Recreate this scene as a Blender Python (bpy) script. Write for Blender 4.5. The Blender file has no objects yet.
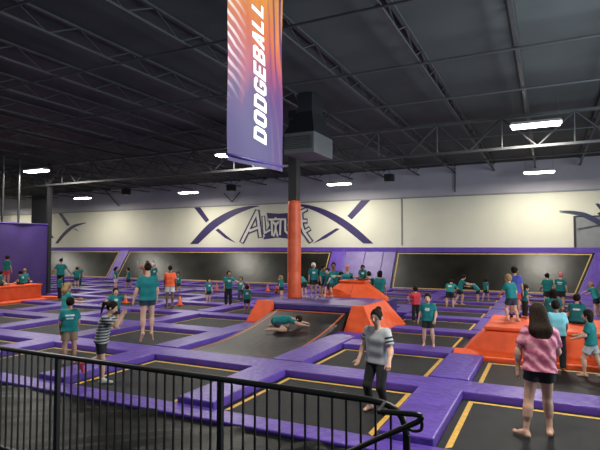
import bpy, bmesh, math, random
import numpy as np
from mathutils import Vector, Matrix
from mathutils.bvhtree import BVHTree

random.seed(7)
SC = bpy.context.scene
COL = SC.collection
R = math.radians

# ------------------------------------------------------------------ camera and survey helper
FPX, EYE, YAW, PITCH = 503.0, 2.4, R(26.2), math.atan(22 / 503.0)
RV = Vector((math.cos(YAW), math.sin(YAW), 0))
FW = Vector((-math.sin(YAW) * math.cos(PITCH), math.cos(YAW) * math.cos(PITCH), math.sin(PITCH)))
UP = RV.cross(FW)
CAM = Vector((0, 0, EYE))


def ray(x, y): return FW + RV * ((x - 300) / FPX) - UP * ((y - 225) / FPX)


def on_z(x, y, z=0.0):
    r = ray(x, y); return CAM + r * ((z - EYE) / r.z)


def on_y(x, y, Y):
    r = ray(x, y); return CAM + r * (Y / r.y)


# ------------------------------------------------------------------ materials
MATS = {}


def mat(name, col, rough=.6, noise=0.0, nscale=8.0, bump=0.0, bscale=60.0, metal=0.0, emit=0.0, coat=0.0, spec=.5):
    if name in MATS: return MATS[name]
    m = bpy.data.materials.new(name); m.use_nodes = True
    nt = m.node_tree; b = nt.nodes['Principled BSDF']
    b.inputs['Base Color'].default_value = (*col, 1)
    b.inputs['Roughness'].default_value = rough
    b.inputs['Metallic'].default_value = metal
    b.inputs['Coat Weight'].default_value = coat
    b.inputs['Specular IOR Level'].default_value = spec
    tc = nt.nodes.new('ShaderNodeTexCoord')
    if noise:
        n = nt.nodes.new('ShaderNodeTexNoise'); n.inputs['Scale'].default_value = nscale; n.inputs['Detail'].default_value = 4
        nt.links.new(tc.outputs['Object'], n.inputs['Vector'])
        r = nt.nodes.new('ShaderNodeValToRGB')
        r.color_ramp.elements[0].position = .3; r.color_ramp.elements[1].position = .7
        r.color_ramp.elements[0].color = (*[max(0, c * (1 - noise)) for c in col], 1)
        r.color_ramp.elements[1].color = (*[min(1, c * (1 + noise)) for c in col], 1)
        nt.links.new(n.outputs['Fac'], r.inputs['Fac']); nt.links.new(r.outputs['Color'], b.inputs['Base Color'])
    if bump:
        n2 = nt.nodes.new('ShaderNodeTexNoise'); n2.inputs['Scale'].default_value = bscale; n2.inputs['Detail'].default_value = 3
        nt.links.new(tc.outputs['Object'], n2.inputs['Vector'])
        bp = nt.nodes.new('ShaderNodeBump'); bp.inputs['Strength'].default_value = bump; bp.inputs['Distance'].default_value = .03
        nt.links.new(n2.outputs['Fac'], bp.inputs['Height']); nt.links.new(bp.outputs['Normal'], b.inputs['Normal'])
    if emit:
        b.inputs['Emission Color'].default_value = (*col, 1); b.inputs['Emission Strength'].default_value = emit
    MATS[name] = m
    return m


def stripes_mat(name, c1, c2, freq, axis='Z'):
    m = bpy.data.materials.new(name); m.use_nodes = True
    nt = m.node_tree; b = nt.nodes['Principled BSDF']; b.inputs['Roughness'].default_value = .8
    tc = nt.nodes.new('ShaderNodeTexCoord'); w = nt.nodes.new('ShaderNodeTexWave')
    w.wave_type = 'BANDS'; w.bands_direction = axis; w.inputs['Scale'].default_value = freq
    w.inputs['Distortion'].default_value = .8; w.inputs['Detail'].default_value = 1
    r = nt.nodes.new('ShaderNodeValToRGB'); r.color_ramp.interpolation = 'CONSTANT'
    r.color_ramp.elements[0].color = (*c1, 1); r.color_ramp.elements[1].color = (*c2, 1); r.color_ramp.elements[1].position = .5
    nt.links.new(tc.outputs['Object'], w.inputs['Vector']); nt.links.new(w.outputs['Fac'], r.inputs['Fac'])
    nt.links.new(r.outputs['Color'], b.inputs['Base Color'])
    return m


def tiedye_mat():
    m = bpy.data.materials.new('tie_dye'); m.use_nodes = True
    nt = m.node_tree; b = nt.nodes['Principled BSDF']; b.inputs['Roughness'].default_value = .85
    tc = nt.nodes.new('ShaderNodeTexCoord')
    w = nt.nodes.new('ShaderNodeTexWave'); w.wave_type = 'BANDS'; w.bands_direction = 'DIAGONAL'
    w.inputs['Scale'].default_value = 3.4; w.inputs['Distortion'].default_value = 6; w.inputs['Detail'].default_value = 3
    w.inputs['Detail Scale'].default_value = 1.6
    r = nt.nodes.new('ShaderNodeValToRGB')
    e = r.color_ramp.elements
    e[0].color = (.20, .035, .085, 1); e[1].color = (.62, .30, .36, 1)
    k = e.new(.45); k.color = (.40, .10, .17, 1)
    k = e.new(.75); k.color = (.50, .17, .24, 1)
    nt.links.new(tc.outputs['Object'], w.inputs['Vector']); nt.links.new(w.outputs['Fac'], r.inputs['Fac'])
    nt.links.new(r.outputs['Color'], b.inputs['Base Color'])
    return m


M_MAT = mat('trampoline_mesh', (.0135, .0145, .016), .60, .25, 3, .2, 220, spec=.22)
M_MATW = mat('wall_trampoline_mesh', (.0105, .0105, .0080), .38, .6, .9, .45, 1.6, spec=.30)
M_RAMP = mat('ramp_mesh', (.0145, .015, .016), .40, .3, 2, .3, 6, spec=.34)
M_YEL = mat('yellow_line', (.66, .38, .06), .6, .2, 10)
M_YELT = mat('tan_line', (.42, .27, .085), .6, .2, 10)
M_OLINE = mat('orange_line', (.55, .10, .03), .6, .2, 10)
M_PUR = mat('purple_vinyl', (.098, .047, .325), .42, .16, 3, .55, 8, spec=.45)
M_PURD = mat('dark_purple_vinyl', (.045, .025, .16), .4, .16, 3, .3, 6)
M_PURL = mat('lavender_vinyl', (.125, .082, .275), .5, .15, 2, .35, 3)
M_ORG = mat('orange_vinyl', (.76, .092, .022), .55, .12, 4, .35, 4, spec=.3)
M_ORGC = mat('column_orange_vinyl', (.64, .095, .030), .5, .14, 4, .4, 4)
M_ORGD = mat('dark_orange_vinyl', (.46, .05, .016), .5, .14, 4, .3, 4)
M_CURT = mat('curtain_purple', (.038, .018, .120), .6, .15, .8, .35, 1.1)
M_BLK = mat('black_metal', (.008, .008, .009), .38, .1, 20, metal=.2)
M_TARP = mat('black_vinyl', (.0075, .0078, .0065), .42, .4, 1.4, .6, 2.2, spec=.10)
M_STEEL = mat('joist_steel', (.027, .028, .030), .55, .15, 5)
M_GIRD = mat('girder_steel', (.026, .028, .031), .5, .15, 5)
M_COLM = mat('column_steel', (.012, .012, .014), .5, .15, 5)
M_CEIL = mat('ceiling_deck', (.034, .037, .038), .8, .25, .6)
M_WALL = mat('cream_wall', (.60, .585, .475), .8, .05, .5, .1, 20)
M_WALLU = mat('upper_wall', (.37, .35, .385), .8, .08, .5)
M_FLOOR = mat('dark_floor', (.014, .014, .015), .6, .3, 2)
M_INK = mat('purple_paint', (.030, .019, .088), .6, .1, 3)
M_NAVY = mat('navy_paint', (.022, .026, .07), .6, .1, 3)
M_WHITE = mat('white_paint', (.60, .58, .53), .6, .05, 3)
M_GREY = mat('grey_paint', (.20, .21, .21), .6, .1, 2)
M_DGREY = mat('dark_grey_paint', (.022, .022, .026), .6, .1, 2)
M_HOUS = mat('fixture_housing', (.5, .5, .5), .5, .05, 4)
M_TUBE = mat('fixture_lamp', (1, .96, .86), .5, emit=22)
M_CONE = mat('cone_orange', (.80, .13, .03), .5, .1, 8)
M_UNIT = mat('unit_grey', (.085, .086, .09), .5, .1, 4)
M_SLAT = mat('unit_slats', (.03, .03, .032), .5, .1, 4)
M_TEAL = mat('teal_cotton', (.001, .150, .158), .85, .12, 9, .06, 40)
M_TEAL2 = mat('light_teal_cotton', (.01, .20, .20), .85, .12, 9, .06, 40)
M_TEALD = mat('deep_teal_cotton', (.000, .105, .115), .85, .12, 9, .06, 40)
M_AQUA = mat('aqua_cotton', (.20, .52, .60), .85, .1, 9, .06, 40)
M_ORT = mat('orange_cotton', (.72, .10, .03), .85, .1, 9)
M_RED = mat('red_cotton', (.48, .03, .05), .85, .1, 9)
M_PEACH = mat('coral_cotton', (.46, .16, .10), .85, .1, 9)
M_BLUE = mat('blue_cotton', (.05, .07, .34), .85, .1, 9)
M_GTEE = mat('grey_cotton', (.42, .44, .455), .85, .1, 9, .06, 40)
M_BLKC = mat('black_cotton', (.012, .012, .015), .85, .1, 9)
M_NAVC = mat('navy_cotton', (.018, .03, .055), .85, .1, 9)
M_WHC = mat('white_cotton', (.62, .62, .60), .85, .05, 9)
M_KHA = mat('khaki_cotton', (.24, .16, .10), .85, .1, 9)
M_CHAR = mat('charcoal_cotton', (.035, .035, .04), .85, .1, 9)
M_PINKC = mat('hot_pink_cotton', (.75, .08, .14), .8, .1, 9)
M_STRIPE = stripes_mat('striped_cotton', (.03, .032, .035), (.36, .36, .35), 6.0)
M_TIE = tiedye_mat()
M_PRINT = mat('shirt_ink', (.45, .58, .58), .8, .3, 30)
M_EYE = mat('eye_white', (.75, .73, .70), .4, .02, 5)
M_IRIS = mat('eye_dark', (.02, .012, .008), .3, .02, 5)
SKIN = [mat('skin_fair', (.56, .33, .24), .55, .06, 12), mat('skin_tan', (.40, .215, .14), .55, .06, 12), mat('skin_brown', (.16, .075, .045), .55, .06, 12)]
LIPS = [mat('lips_fair', (.44, .17, .14), .45, .05, 9), mat('lips_tan', (.30, .10, .08), .45, .05, 9), mat('lips_brown', (.12, .04, .035), .45, .05, 9)]


def hair_mat(name, col):
    """strands: streaky colour and bump stretched along the height"""
    m = mat(name, col, .7, spec=.10)
    nt = m.node_tree; b = nt.nodes['Principled BSDF']
    tc = nt.nodes.new('ShaderNodeTexCoord'); mp = nt.nodes.new('ShaderNodeMapping'); mp.inputs['Scale'].default_value = (70, 70, 5)
    n = nt.nodes.new('ShaderNodeTexNoise'); n.inputs['Scale'].default_value = 1; n.inputs['Detail'].default_value = 3
    nt.links.new(tc.outputs['Object'], mp.inputs['Vector']); nt.links.new(mp.outputs['Vector'], n.inputs['Vector'])
    r = nt.nodes.new('ShaderNodeValToRGB'); r.color_ramp.elements[0].position = .3; r.color_ramp.elements[1].position = .72
    r.color_ramp.elements[0].color = (*[c * .55 for c in col], 1); r.color_ramp.elements[1].color = (*[min(1, c * 1.5) for c in col], 1)
    nt.links.new(n.outputs['Fac'], r.inputs['Fac']); nt.links.new(r.outputs['Color'], b.inputs['Base Color'])
    bp = nt.nodes.new('ShaderNodeBump'); bp.inputs['Strength'].default_value = .25; bp.inputs['Distance'].default_value = .01
    nt.links.new(n.outputs['Fac'], bp.inputs['Height']); nt.links.new(bp.outputs['Normal'], b.inputs['Normal'])
    return m


HAIR = {'dark': hair_mat('hair_dark', (.010, .007, .006)), 'brown': hair_mat('hair_brown', (.018, .010, .007)),
        'blond': hair_mat('hair_blond', (.26, .165, .08)), 'white': M_WHC, 'pink': mat('pink_cap', (.62, .17, .20), .8, .1, 9)}


# ------------------------------------------------------------------ object helpers
def link(o, parent=None):
    COL.objects.link(o)
    if parent is not None: o.parent = parent
    return o


def tag(o, label, cat, group=None, kind=None):
    if label: o['label'] = label
    if cat: o['category'] = cat
    if group: o['group'] = group
    if kind: o['kind'] = kind
    return o


def empty(name, loc=(0, 0, 0), rz=0.0):
    o = bpy.data.objects.new(name, None); o.empty_display_size = .1
    o.location = loc; o.rotation_euler = (0, 0, rz)
    return link(o)


def mesh_obj(name, verts, faces, mats, parent=None, fm=None, smooth=False, loc=None):
    me = bpy.data.meshes.new(name)
    me.from_pydata([tuple(v) for v in verts], [], [tuple(f) for f in faces])
    for m in (mats if isinstance(mats, (list, tuple)) else [mats]): me.materials.append(m)
    if fm is not None: me.polygons.foreach_set('material_index', np.asarray(fm, dtype=np.int32))
    if smooth: me.polygons.foreach_set('use_smooth', np.ones(len(me.polygons), dtype=bool))
    me.update()
    o = bpy.data.objects.new(name, me)
    if loc is not None: o.location = loc
    return link(o, parent)


def bm_obj(name, bm, mats, parent=None, smooth=False, loc=None, bevel=0.0, seg=2):
    if bevel:
        bmesh.ops.bevel(bm, geom=list(bm.edges), offset=bevel, segments=seg, affect='EDGES', profile=.6, clamp_overlap=True)
    bmesh.ops.recalc_face_normals(bm, faces=list(bm.faces))
    me = bpy.data.meshes.new(name); bm.to_mesh(me); bm.free()
    for m in (mats if isinstance(mats, (list, tuple)) else [mats]): me.materials.append(m)
    if smooth: me.polygons.foreach_set('use_smooth', np.ones(len(me.polygons), dtype=bool))
    o = bpy.data.objects.new(name, me)
    if loc is not None: o.location = loc
    return link(o, parent)


def hexa(bm, P, mi=0):
    """eight corners: four of the bottom, then four of the top, both counter-clockwise"""
    v = [bm.verts.new(p) for p in P]
    for f in ((3, 2, 1, 0), (4, 5, 6, 7), (0, 1, 5, 4), (1, 2, 6, 5), (2, 3, 7, 6), (3, 0, 4, 7)):
        bm.faces.new([v[i] for i in f]).material_index = mi
    return v


def box(bm, x0, x1, y0, y1, z0, z1, mi=0):
    return hexa(bm, [(x0, y0, z0), (x1, y0, z0), (x1, y1, z0), (x0, y1, z0), (x0, y0, z1), (x1, y0, z1), (x1, y1, z1), (x0, y1, z1)], mi)


def bar(bm, a, b, r, n=6, mi=0):
    a, b = Vector(a), Vector(b); d = (b - a).normalized()
    u = d.orthogonal().normalized(); w = d.cross(u)
    A = [bm.verts.new(a + (u * math.cos(t) + w * math.sin(t)) * r) for t in [2 * math.pi * i / n for i in range(n)]]
    B = [bm.verts.new(b + (u * math.cos(t) + w * math.sin(t)) * r) for t in [2 * math.pi * i / n for i in range(n)]]
    for i in range(n):
        bm.faces.new((A[i], A[(i + 1) % n], B[(i + 1) % n], B[i])).material_index = mi
    bm.faces.new(A[::-1]); bm.faces.new(B)


def tube(bm, pts, r, n=8):
    pts = [Vector(p) for p in pts]; rings = []
    ref = None
    for i, p in enumerate(pts):
        d = (pts[min(i + 1, len(pts) - 1)] - pts[max(i - 1, 0)]).normalized()
        u = d.orthogonal().normalized() if ref is None else (ref - d * ref.dot(d)).normalized()
        ref = u; w = d.cross(u)
        rr = r[i] if isinstance(r, (list, tuple)) else r
        rings.append([bm.verts.new(p + (u * math.cos(2 * math.pi * k / n) + w * math.sin(2 * math.pi * k / n)) * rr) for k in range(n)])
    for a, b in zip(rings, rings[1:]):
        for k in range(n): bm.faces.new((a[k], a[(k + 1) % n], b[(k + 1) % n], b[k]))
    bm.faces.new(rings[0][::-1]); bm.faces.new(rings[-1])


def arc(pts, n=6):
    """smooth a polyline with Catmull-Rom"""
    P = [Vector(p) for p in pts]; out = []
    for i in range(len(P) - 1):
        p0, p1, p2, p3 = P[max(i - 1, 0)], P[i], P[i + 1], P[min(i + 2, len(P) - 1)]
        for k in range(n):
            t = k / n
            out.append(.5 * ((2 * p1) + (p2 - p0) * t + (2 * p0 - 5 * p1 + 4 * p2 - p3) * t * t + (3 * p1 - p0 - 3 * p2 + p3) * t ** 3))
    return out + [P[-1]]


# ------------------------------------------------------------------ the setting
X0, X1, YB = -46.0, 13.0, 29.3
bm = bmesh.new(); box(bm, X0, X1, -3, YB, -.2, -.03)
bm_obj('floor', bm, M_FLOOR)['kind'] = 'structure'
ZC = 7.0
bm = bmesh.new(); box(bm, X0, X1, -3, YB + .2, ZC, ZC + .15)
bm_obj('ceiling', bm, M_CEIL)['kind'] = 'structure'
bm = bmesh.new(); box(bm, X0, X1, YB, YB + .2, -.03, 5.3, 0); box(bm, X0, X1, YB - .03, YB + .2, 5.3, ZC, 1)
bm_obj('wall_back', bm, [M_WALL, M_WALLU])['kind'] = 'structure'
bm = bmesh.new(); box(bm, X0 - .2, X0, -3, YB + .2, -.03, ZC)
bm_obj('wall_left', bm, M_WALL)['kind'] = 'structure'
# vertical joint and ledge of the back wall
px = on_y(402, 225, YB)
bm = bmesh.new(); box(bm, px.x - .04, px.x + .04, YB - .03, YB, 2.5, 5.3)
bm_obj('trim_1', bm, M_GREY)['kind'] = 'structure'
bm = bmesh.new(); box(bm, X0, X1, YB - .07, YB, 5.26, 5.33)
bm_obj('trim_2', bm, M_GREY)['kind'] = 'structure'
px = on_y(172, 225, YB)
bm = bmesh.new(); box(bm, px.x - .03, px.x + .03, YB - .02, YB, 2.5, 5.3)
bm_obj('trim_4', bm, M_WALL)['kind'] = 'structure'
for k, (pa, pb) in enumerate((((105, 190), (119, 206)), ((224, 193), (232, 202)), ((232, 202), (240, 192)), ((455, 168), (455, 192)))):
    a, b = on_y(*pa, YB - .25), on_y(*pb, YB - .25)
    bm = bmesh.new(); bar(bm, a, b, .035, 6); bm_obj('roof_brace', bm, M_COLM)['kind'] = 'structure'
# grey roll-up door at the right of the back wall
a, b = on_y(575.5, 217, YB), on_y(575.5, 250, YB)
d = empty('door_1', (a.x, YB, 0)); d['kind'] = 'structure'
bm = bmesh.new(); box(bm, 0, 3.6, -.05, 0, 2.0, a.z); bm_obj('door_panel', bm, M_GREY, d)
bm = bmesh.new(); box(bm, -.1, 0, -.09, 0, 2.0, a.z + .05); box(bm, 0, 3.7, -.09, 0, a.z, a.z + .05); bm_obj('door_frame', bm, M_DGREY, d)
bm = bmesh.new(); bar(bm, (.06, -.1, a.z - .62), (1.3, -.1, a.z - .38), .018)  # dark bar drawn in for the bracket's shadow line
bm_obj('bracket_shadow_line', bm, M_DGREY, d)

# roof steel: bar joists running away from the camera, girders across, light bridging rods
bm = bmesh.new()
for z in (6.96, 6.58): box(bm, -.045, .045, -3, YB - .1, z - .025, z + .025)
n = 44
for i in range(n):
    y0 = -3 + (YB + 2.8) * i / n; y1 = -3 + (YB + 2.8) * (i + 1) / n
    bar(bm, (0, y0, 6.58 if i % 2 else 6.96), (0, y1, 6.96 if i % 2 else 6.58), .016, 4)
j0 = bm_obj('roof_joist', bm, M_STEEL); j0['kind'] = 'structure'
xs = [-41.5 + 2.05 * i for i in range(26)]
for i, x in enumerate(xs):
    j = j0 if i == 0 else j0.copy()
    if i: COL.objects.link(j)
    j.location = (x, 0, 0)
g0 = None
for y in (17.1,):
    if g0 is None:
        bm = bmesh.new()
        for z in (5.52, 6.5): box(bm, X0, X1, -.07, .07, z - .04, z + .04)
        n = 58
        for i in range(n):
            a0 = X0 + (X1 - X0) * i / n; a1 = X0 + (X1 - X0) * (i + 1) / n
            bar(bm, (a0, 0, 5.52 if i % 2 else 6.5), (a1, 0, 6.5 if i % 2 else 5.52), .032, 5)
            if i % 2: bar(bm, (a1, 0, 5.52), (a1, 0, 6.5), .022, 5)
        g = g0 = bm_obj('roof_girder', bm, M_GIRD)
    else:
        g = g0.copy(); COL.objects.link(g)
    g['kind'] = 'structure'; g.location = (0, y, .06 if y > 20 else 0)
bm = bmesh.new(); bar(bm, (X0, 0, 0), (X1, 0, 0), .028, 6)
r0 = bm_obj('bridging_rod', bm, mat('rod_steel', (.042, .045, .048), .5, .1, 5)); r0['kind'] = 'structure'
for i, y in enumerate((3.2, 5.4, 8.2, 11.2, 14.2, 19.8, 22.6, 25.2)):
    r = r0 if i == 0 else r0.copy()
    if i: COL.objects.link(r)
    r.location = (0, y, 6.52)


# ------------------------------------------------------------------ light fixtures
def fixture(x, y, label, z=6.0):
    e = empty('high_bay_light', (x, y, z)); tag(e, label, 'ceiling light', 'ceiling lights')
    bm = bmesh.new()
    hexa(bm, [(-.70, -.25, 0), (.70, -.25, 0), (.70, .25, 0), (-.70, .25, 0), (-.66, -.12, .1), (.66, -.12, .1), (.66, .12, .1), (-.66, .12, .1)])
    bm_obj('housing', bm, M_HOUS, e, bevel=.012)
    bm = bmesh.new()
    for k in range(4): bar(bm, (-.65, -.165 + .11 * k, -.03), (.65, -.165 + .11 * k, -.03), .034, 8)
    bm_obj('lamp_tube', bm, M_TUBE, e, smooth=True)
    for s in (-.6, .6):
        bm = bmesh.new(); bar(bm, (s, 0, .12), (s, 0, ZC - z), .008, 4); bm_obj('hanging_wire', bm, M_STEEL, e)
    L = bpy.data.lights.new('fixture_lamp', 'AREA'); L.shape = 'RECTANGLE'; L.size = 1.35; L.size_y = .45
    L.energy = 340; L.color = (1, .95, .84)
    o = bpy.data.objects.new('fixture_lamp', L); link(o, e); o.location = (0, 0, -.1)


for x, y, l in ((-.25, 16.2, 'long white ceiling light nearest the camera at the upper right'),
                (-.3, 26.6, 'long white ceiling light above the right end of the cream back wall'),
                (-10.6, 26.6, 'ceiling light hanging above the crossed stripes right of the column'),
                (-21.2, 26.4, 'ceiling light above the left pair of crossed stripes on the back wall'),
                (-30.6, 26.0, 'small distant ceiling light above the faint swoosh at the left wall end'),
                (-21.6, 15.7, 'bright ceiling light beside the lit girder at the far left'),
                (-10.9, 16.2, 'ceiling light behind the hanging dodgeball banner')):
    fixture(x, y, l)
for x, y in ((-.25, 5.8), (-10.6, 5.8), (-21.4, 5.8), (9.8, 5.8), (9.8, 16.2), (9.8, 26.6), (-41.5, 26.0)):  # last one added out of view to brighten the back wall's left end
    fixture(x, y, 'white ceiling light outside the picture, one of the unseen fixtures')

# ------------------------------------------------------------------ hanging unit, speakers, column
e = empty('air_handling_unit', (-6.45, 13.0, 5.12)); tag(e, 'grey box-shaped air unit with slatted grille hung under the roof by the column', 'air unit')
bm = bmesh.new(); box(bm, -.48, .5, 0, 1.4, 0, .62); bm_obj('casing', bm, M_UNIT, e, bevel=.02)
bm = bmesh.new(); box(bm, -.42, .44, -.03, .0, .14, .5, 0)
for k in range(6): box(bm, -.39, .41, -.06, -.02, .17 + k * .055, .185 + k * .055, 1)
bm_obj('grille', bm, [M_SLAT, M_UNIT], e)
bm = bmesh.new(); hexa(bm, [(-.48, 0, .62), (.5, 0, .62), (.5, 1.4, .62), (-.48, 1.4, .62), (-.2, .3, 1.3), (.3, .3, 1.3), (.3, 1.1, 1.3), (-.2, 1.1, 1.3)]); bm_obj('duct_collar', bm, M_COLM, e)
bm = bmesh.new(); box(bm, -.2, .3, .3, 1.1, 1.3, ZC - 5.15); bm_obj('duct', bm, M_COLM, e)


def ceiling_box(x, y, Y, label):
    p = on_y(x, y, Y)
    e = empty('loudspeaker', p, 0); tag(e, label, 'loudspeaker', 'loudspeakers under the roof')
    bm = bmesh.new(); hexa(bm, [(-.22, -.2, -.2), (.22, -.2, -.2), (.26, .2, -.2), (-.26, .2, -.2), (-.22, -.26, .2), (.22, -.26, .2), (.26, .2, .2), (-.26, .2, .2)]); bm_obj('cabinet', bm, M_BLK, e, bevel=.02)
    bm = bmesh.new(); bar(bm, (0, 0, .2), (0, 0, ZC - p.z), .02); bm_obj('mounting_rod', bm, M_STEEL, e)


ceiling_box(389, 178, 26.9, 'small black loudspeaker under the roof right of the column')
ceiling_box(231, 188, 26.9, 'small black loudspeaker under the roof above the left crossed stripes')
ceiling_box(126, 192, 26.9, 'small black loudspeaker under the roof at the left of the back wall')

cx, cy = -7.62, 15.05
bm = bmesh.new(); box(bm, -.15, .15, -.15, .15, -.03, ZC)
bm_obj('trim_3', bm, M_COLM, loc=(cx, cy, 0))['kind'] = 'structure'
bm = bmesh.new()
rings = []
for z, r in ((.70, .215), (.76, .235), (1.55, .228), (1.58, .221), (1.62, .23), (2.6, .226), (2.63, .219), (2.67, .227), (3.8, .218), (3.92, .21), (3.96, .18)):
    rings.append([bm.verts.new((r * math.cos(t), r * math.sin(t), z)) for t in [2 * math.pi * k / 28 for k in range(28)]])
for a, b in zip(rings, rings[1:]):
    for k in range(28): bm.faces.new((a[k], a[(k + 1) % 28], b[(k + 1) % 28], b[k]))
bm.faces.new(rings[0][::-1]); bm.faces.new(rings[-1])
tag(bm_obj('column_padding', bm, M_ORGC, smooth=True, loc=(cx, cy, 0)), 'tall orange padded sleeve wrapped around the steel column', 'column pad')

# ------------------------------------------------------------------ trampoline court
PX = [-36.5, -33.3, -30.1, -26.9, -23.75, -20.6, -17.4, -14.25, -11.1, -7.95, -4.78, -1.6, 1.55]   # centre lines of the long pads
PW = .34                                                                                                   # half width of a long pad
CY = [(5.74, 6.15), (8.42, 9.12), (11.30, 11.98), (14.1, 14.72), (16.8, 17.42), (19.42, 20.02), (21.98, 22.56), (24.5, 25.08), (26.95, 27.54)]
ORD = ['first', 'second', 'third', 'fourth', 'fifth', 'sixth', 'seventh', 'eighth', 'ninth', 'tenth', 'eleventh', 'twelfth']
RAMPC = 9


def colname(i):
    k = i - RAMPC
    if k == 0: return 'in line with the black ramp'
    if k > 0: return ORD[k - 1] + ' column right of the ramp'
    return ORD[-k - 1] + ' column left of the ramp'


def rowname(j): return 'first row from the railing' if j == 0 else ORD[j] + ' row from the railing'


def cell_used(i, j):
    """which grid cells hold a flat trampoline"""
    if i == RAMPC and j in (1, 2, 3): return False
    if i == 11 and j == 2: return False                   # right orange block
    if i < 5 and j < 4: return False                     # behind the purple partition
    return True


def ring_mat(w, l, lw, front=True):
    """flat bed: black edge, painted line, black middle; one mesh"""
    v, f, fm = [], [], []
    off = [0, .09, .09 + lw]
    for o in off:
        v += [(-w / 2 + o, -l / 2 + o, 0), (w / 2 - o, -l / 2 + o, 0), (w / 2 - o, l / 2 - o, 0), (-w / 2 + o, l / 2 - o, 0)]
    for k in range(2):
        for q in range(4):
            a, b = 4 * k + q, 4 * k + (q + 1) % 4
            f.append((a, b, b + 4, a + 4)); fm.append(k if front or q else 0)
    # sagging middle
    n = 6; base = len(v); i0 = off[2]
    for r in range(n + 1):
        for c in range(n + 1):
            u, t = c / n, r / n
            v.append((-w / 2 + i0 + (w - 2 * i0) * u, -l / 2 + i0 + (l - 2 * i0) * t, -.008 * math.sin(math.pi * u) * math.sin(math.pi * t)))
    for r in range(n):
        for c in range(n):
            q = base + r * (n + 1) + c
            f.append((q, q + 1, q + n + 2, q + n + 1)); fm.append(0)
    return v, f, fm


tr_mesh, pad_mesh = {}, {}
for j in range(8):
    y0, y1 = CY[j][1] + (.02 if j else .004), CY[j + 1][0] - .02
    for i in range(len(PX) - 1):
        if not cell_used(i, j): continue
        w = PX[i + 1] - PX[i] - 2 * PW - .04; l = y1 - y0
        key = (round(w, 2), j)
        near = j < 2
        if key not in tr_mesh:
            v, f, fm = ring_mat(w, l, .075 if near else .06, j > 0)
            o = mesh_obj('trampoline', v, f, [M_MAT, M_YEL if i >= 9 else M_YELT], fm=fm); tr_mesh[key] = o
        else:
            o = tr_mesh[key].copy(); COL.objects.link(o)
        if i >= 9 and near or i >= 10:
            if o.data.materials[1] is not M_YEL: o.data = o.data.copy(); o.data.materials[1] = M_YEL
        o.location = ((PX[i] + PX[i + 1]) / 2, (y0 + y1) / 2, 0)
        tag(o, 'flat black trampoline, %s, %s' % (rowname(j), colname(i)), 'trampoline', 'flat trampolines of the court')


def pad_obj(name, w, l, h, m):
    """stuffed vinyl pad, soft edges and a slightly crowned top"""
    bm = bmesh.new(); box(bm, -w / 2, w / 2, -l / 2, l / 2, -.03, h)
    bmesh.ops.bevel(bm, geom=list(bm.edges), offset=.022, segments=2, affect='EDGES', profile=.6, clamp_overlap=True)
    return bm_obj(name, bm, m)


for j in range(8):
    for i, x in enumerate(PX):
        left, right = (cell_used(i - 1, j) if i > 0 else False), (cell_used(i, j) if i < len(PX) - 1 else False)
        if not (left or right): continue
        if i == 5 and 0 < j < 4: continue
        if i >= 11 and j == 2: continue
        y0, y1 = CY[j][1] + .004, CY[j + 1][0] - .004
        if i in (9, 10) and j in (2, 3): continue
        if i in (9, 10) and j == 1: y1 = 13.08 if i == 9 else 12.8
        w = 2 * PW
        key = (round(w, 2), round(y1 - y0, 2))
        if key not in pad_mesh: o = pad_mesh[key] = pad_obj('divider_pad', w, y1 - y0, .125, M_PUR)
        else: o = pad_mesh[key].copy(); COL.objects.link(o)
        o.location = (x, (y0 + y1) / 2, 0)
        nm = colname(i)
        tag(o, 'purple pad, %s, left of %s' % (rowname(j), 'the ramp column' if i == RAMPC else nm), 'pad', 'purple divider pads')

XE = 1.88
SEG = {0: [(-20.9, XE)], 1: [(-20.2, XE)], 2: [(-20.2, -8.3), (-4.43, -1.95)], 3: [(-20.2, -8.33), (-4.05, XE)], 4: [(-22.2, -7.62), (-4.4, XE)],
       5: [(-36.8, XE)], 6: [(-36.8, XE)], 7: [(-36.8, XE)], 8: [(-36.8, XE)]}
for j, segs in SEG.items():
    y0, y1 = CY[j]
    for q, (a, b) in enumerate(segs):
        o = pad_obj('cross_pad', b - a, y1 - y0, .105 if j else .04, M_PUR); o.location = ((a + b) / 2, (y0 + y1) / 2, 0)
        where = '' if len(segs) == 1 else (', left of the ramp' if q == 0 else ', right of the ramp')
        what = 'long purple pad along the court edge nearest the railing' if j == 0 else 'long purple cross pad behind the %s%s' % (rowname(j - 1), where)
        if j == 8: what = 'long purple pad strip at the foot of the slanted wall trampolines'
        tag(o, what, 'pad', 'purple cross pads')

# black vinyl sheet lying in folds between court and railing
rnd = random.Random(3)
nx, ny = 150, 22
v, f = [], []
folds = [(rnd.uniform(-13, 3), rnd.uniform(.4, 1.3), rnd.uniform(.5, 1.6), rnd.uniform(.02, .06)) for _ in range(46)]
for r in range(ny + 1):
    for c in range(nx + 1):
        x = -14 + 18 * c / nx; y = 3.95 + 1.84 * r / ny
        z = -.02
        for fx, sl, wd, am in folds:
            q = (x - fx - sl * (y - 4.9) * 1.6) / (.07 * wd)
            if abs(q) < 4: z += am * math.exp(-q * q) * (.4 + .6 * math.sin(y * 2 + fx) ** 2)
        v.append((x, y, z))
for r in range(ny):
    for c in range(nx):
        q = r * (nx + 1) + c; f.append((q, q + 1, q + nx + 2, q + nx + 1))
tag(mesh_obj('vinyl_sheet', v, f, M_TARP, smooth=True), 'wrinkled glossy black vinyl sheet between the railing and the purple court edge', 'vinyl sheet')

# ------------------------------------------------------------------ slanted wall trampolines
YF, YT, ZT = 27.62, 29.02, 2.12        # foot and top of the back slope
XF, XT = 1.92, 3.32                    # foot and top of the right-hand slope


def back_pt(u, t): return Vector((u, YF + (YT - YF) * t, .03 + (ZT - .03) * t))


def side_pt(u, t): return Vector((XF + (XT - XF) * t, u, .03 + (ZT - .03) * t))


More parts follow.
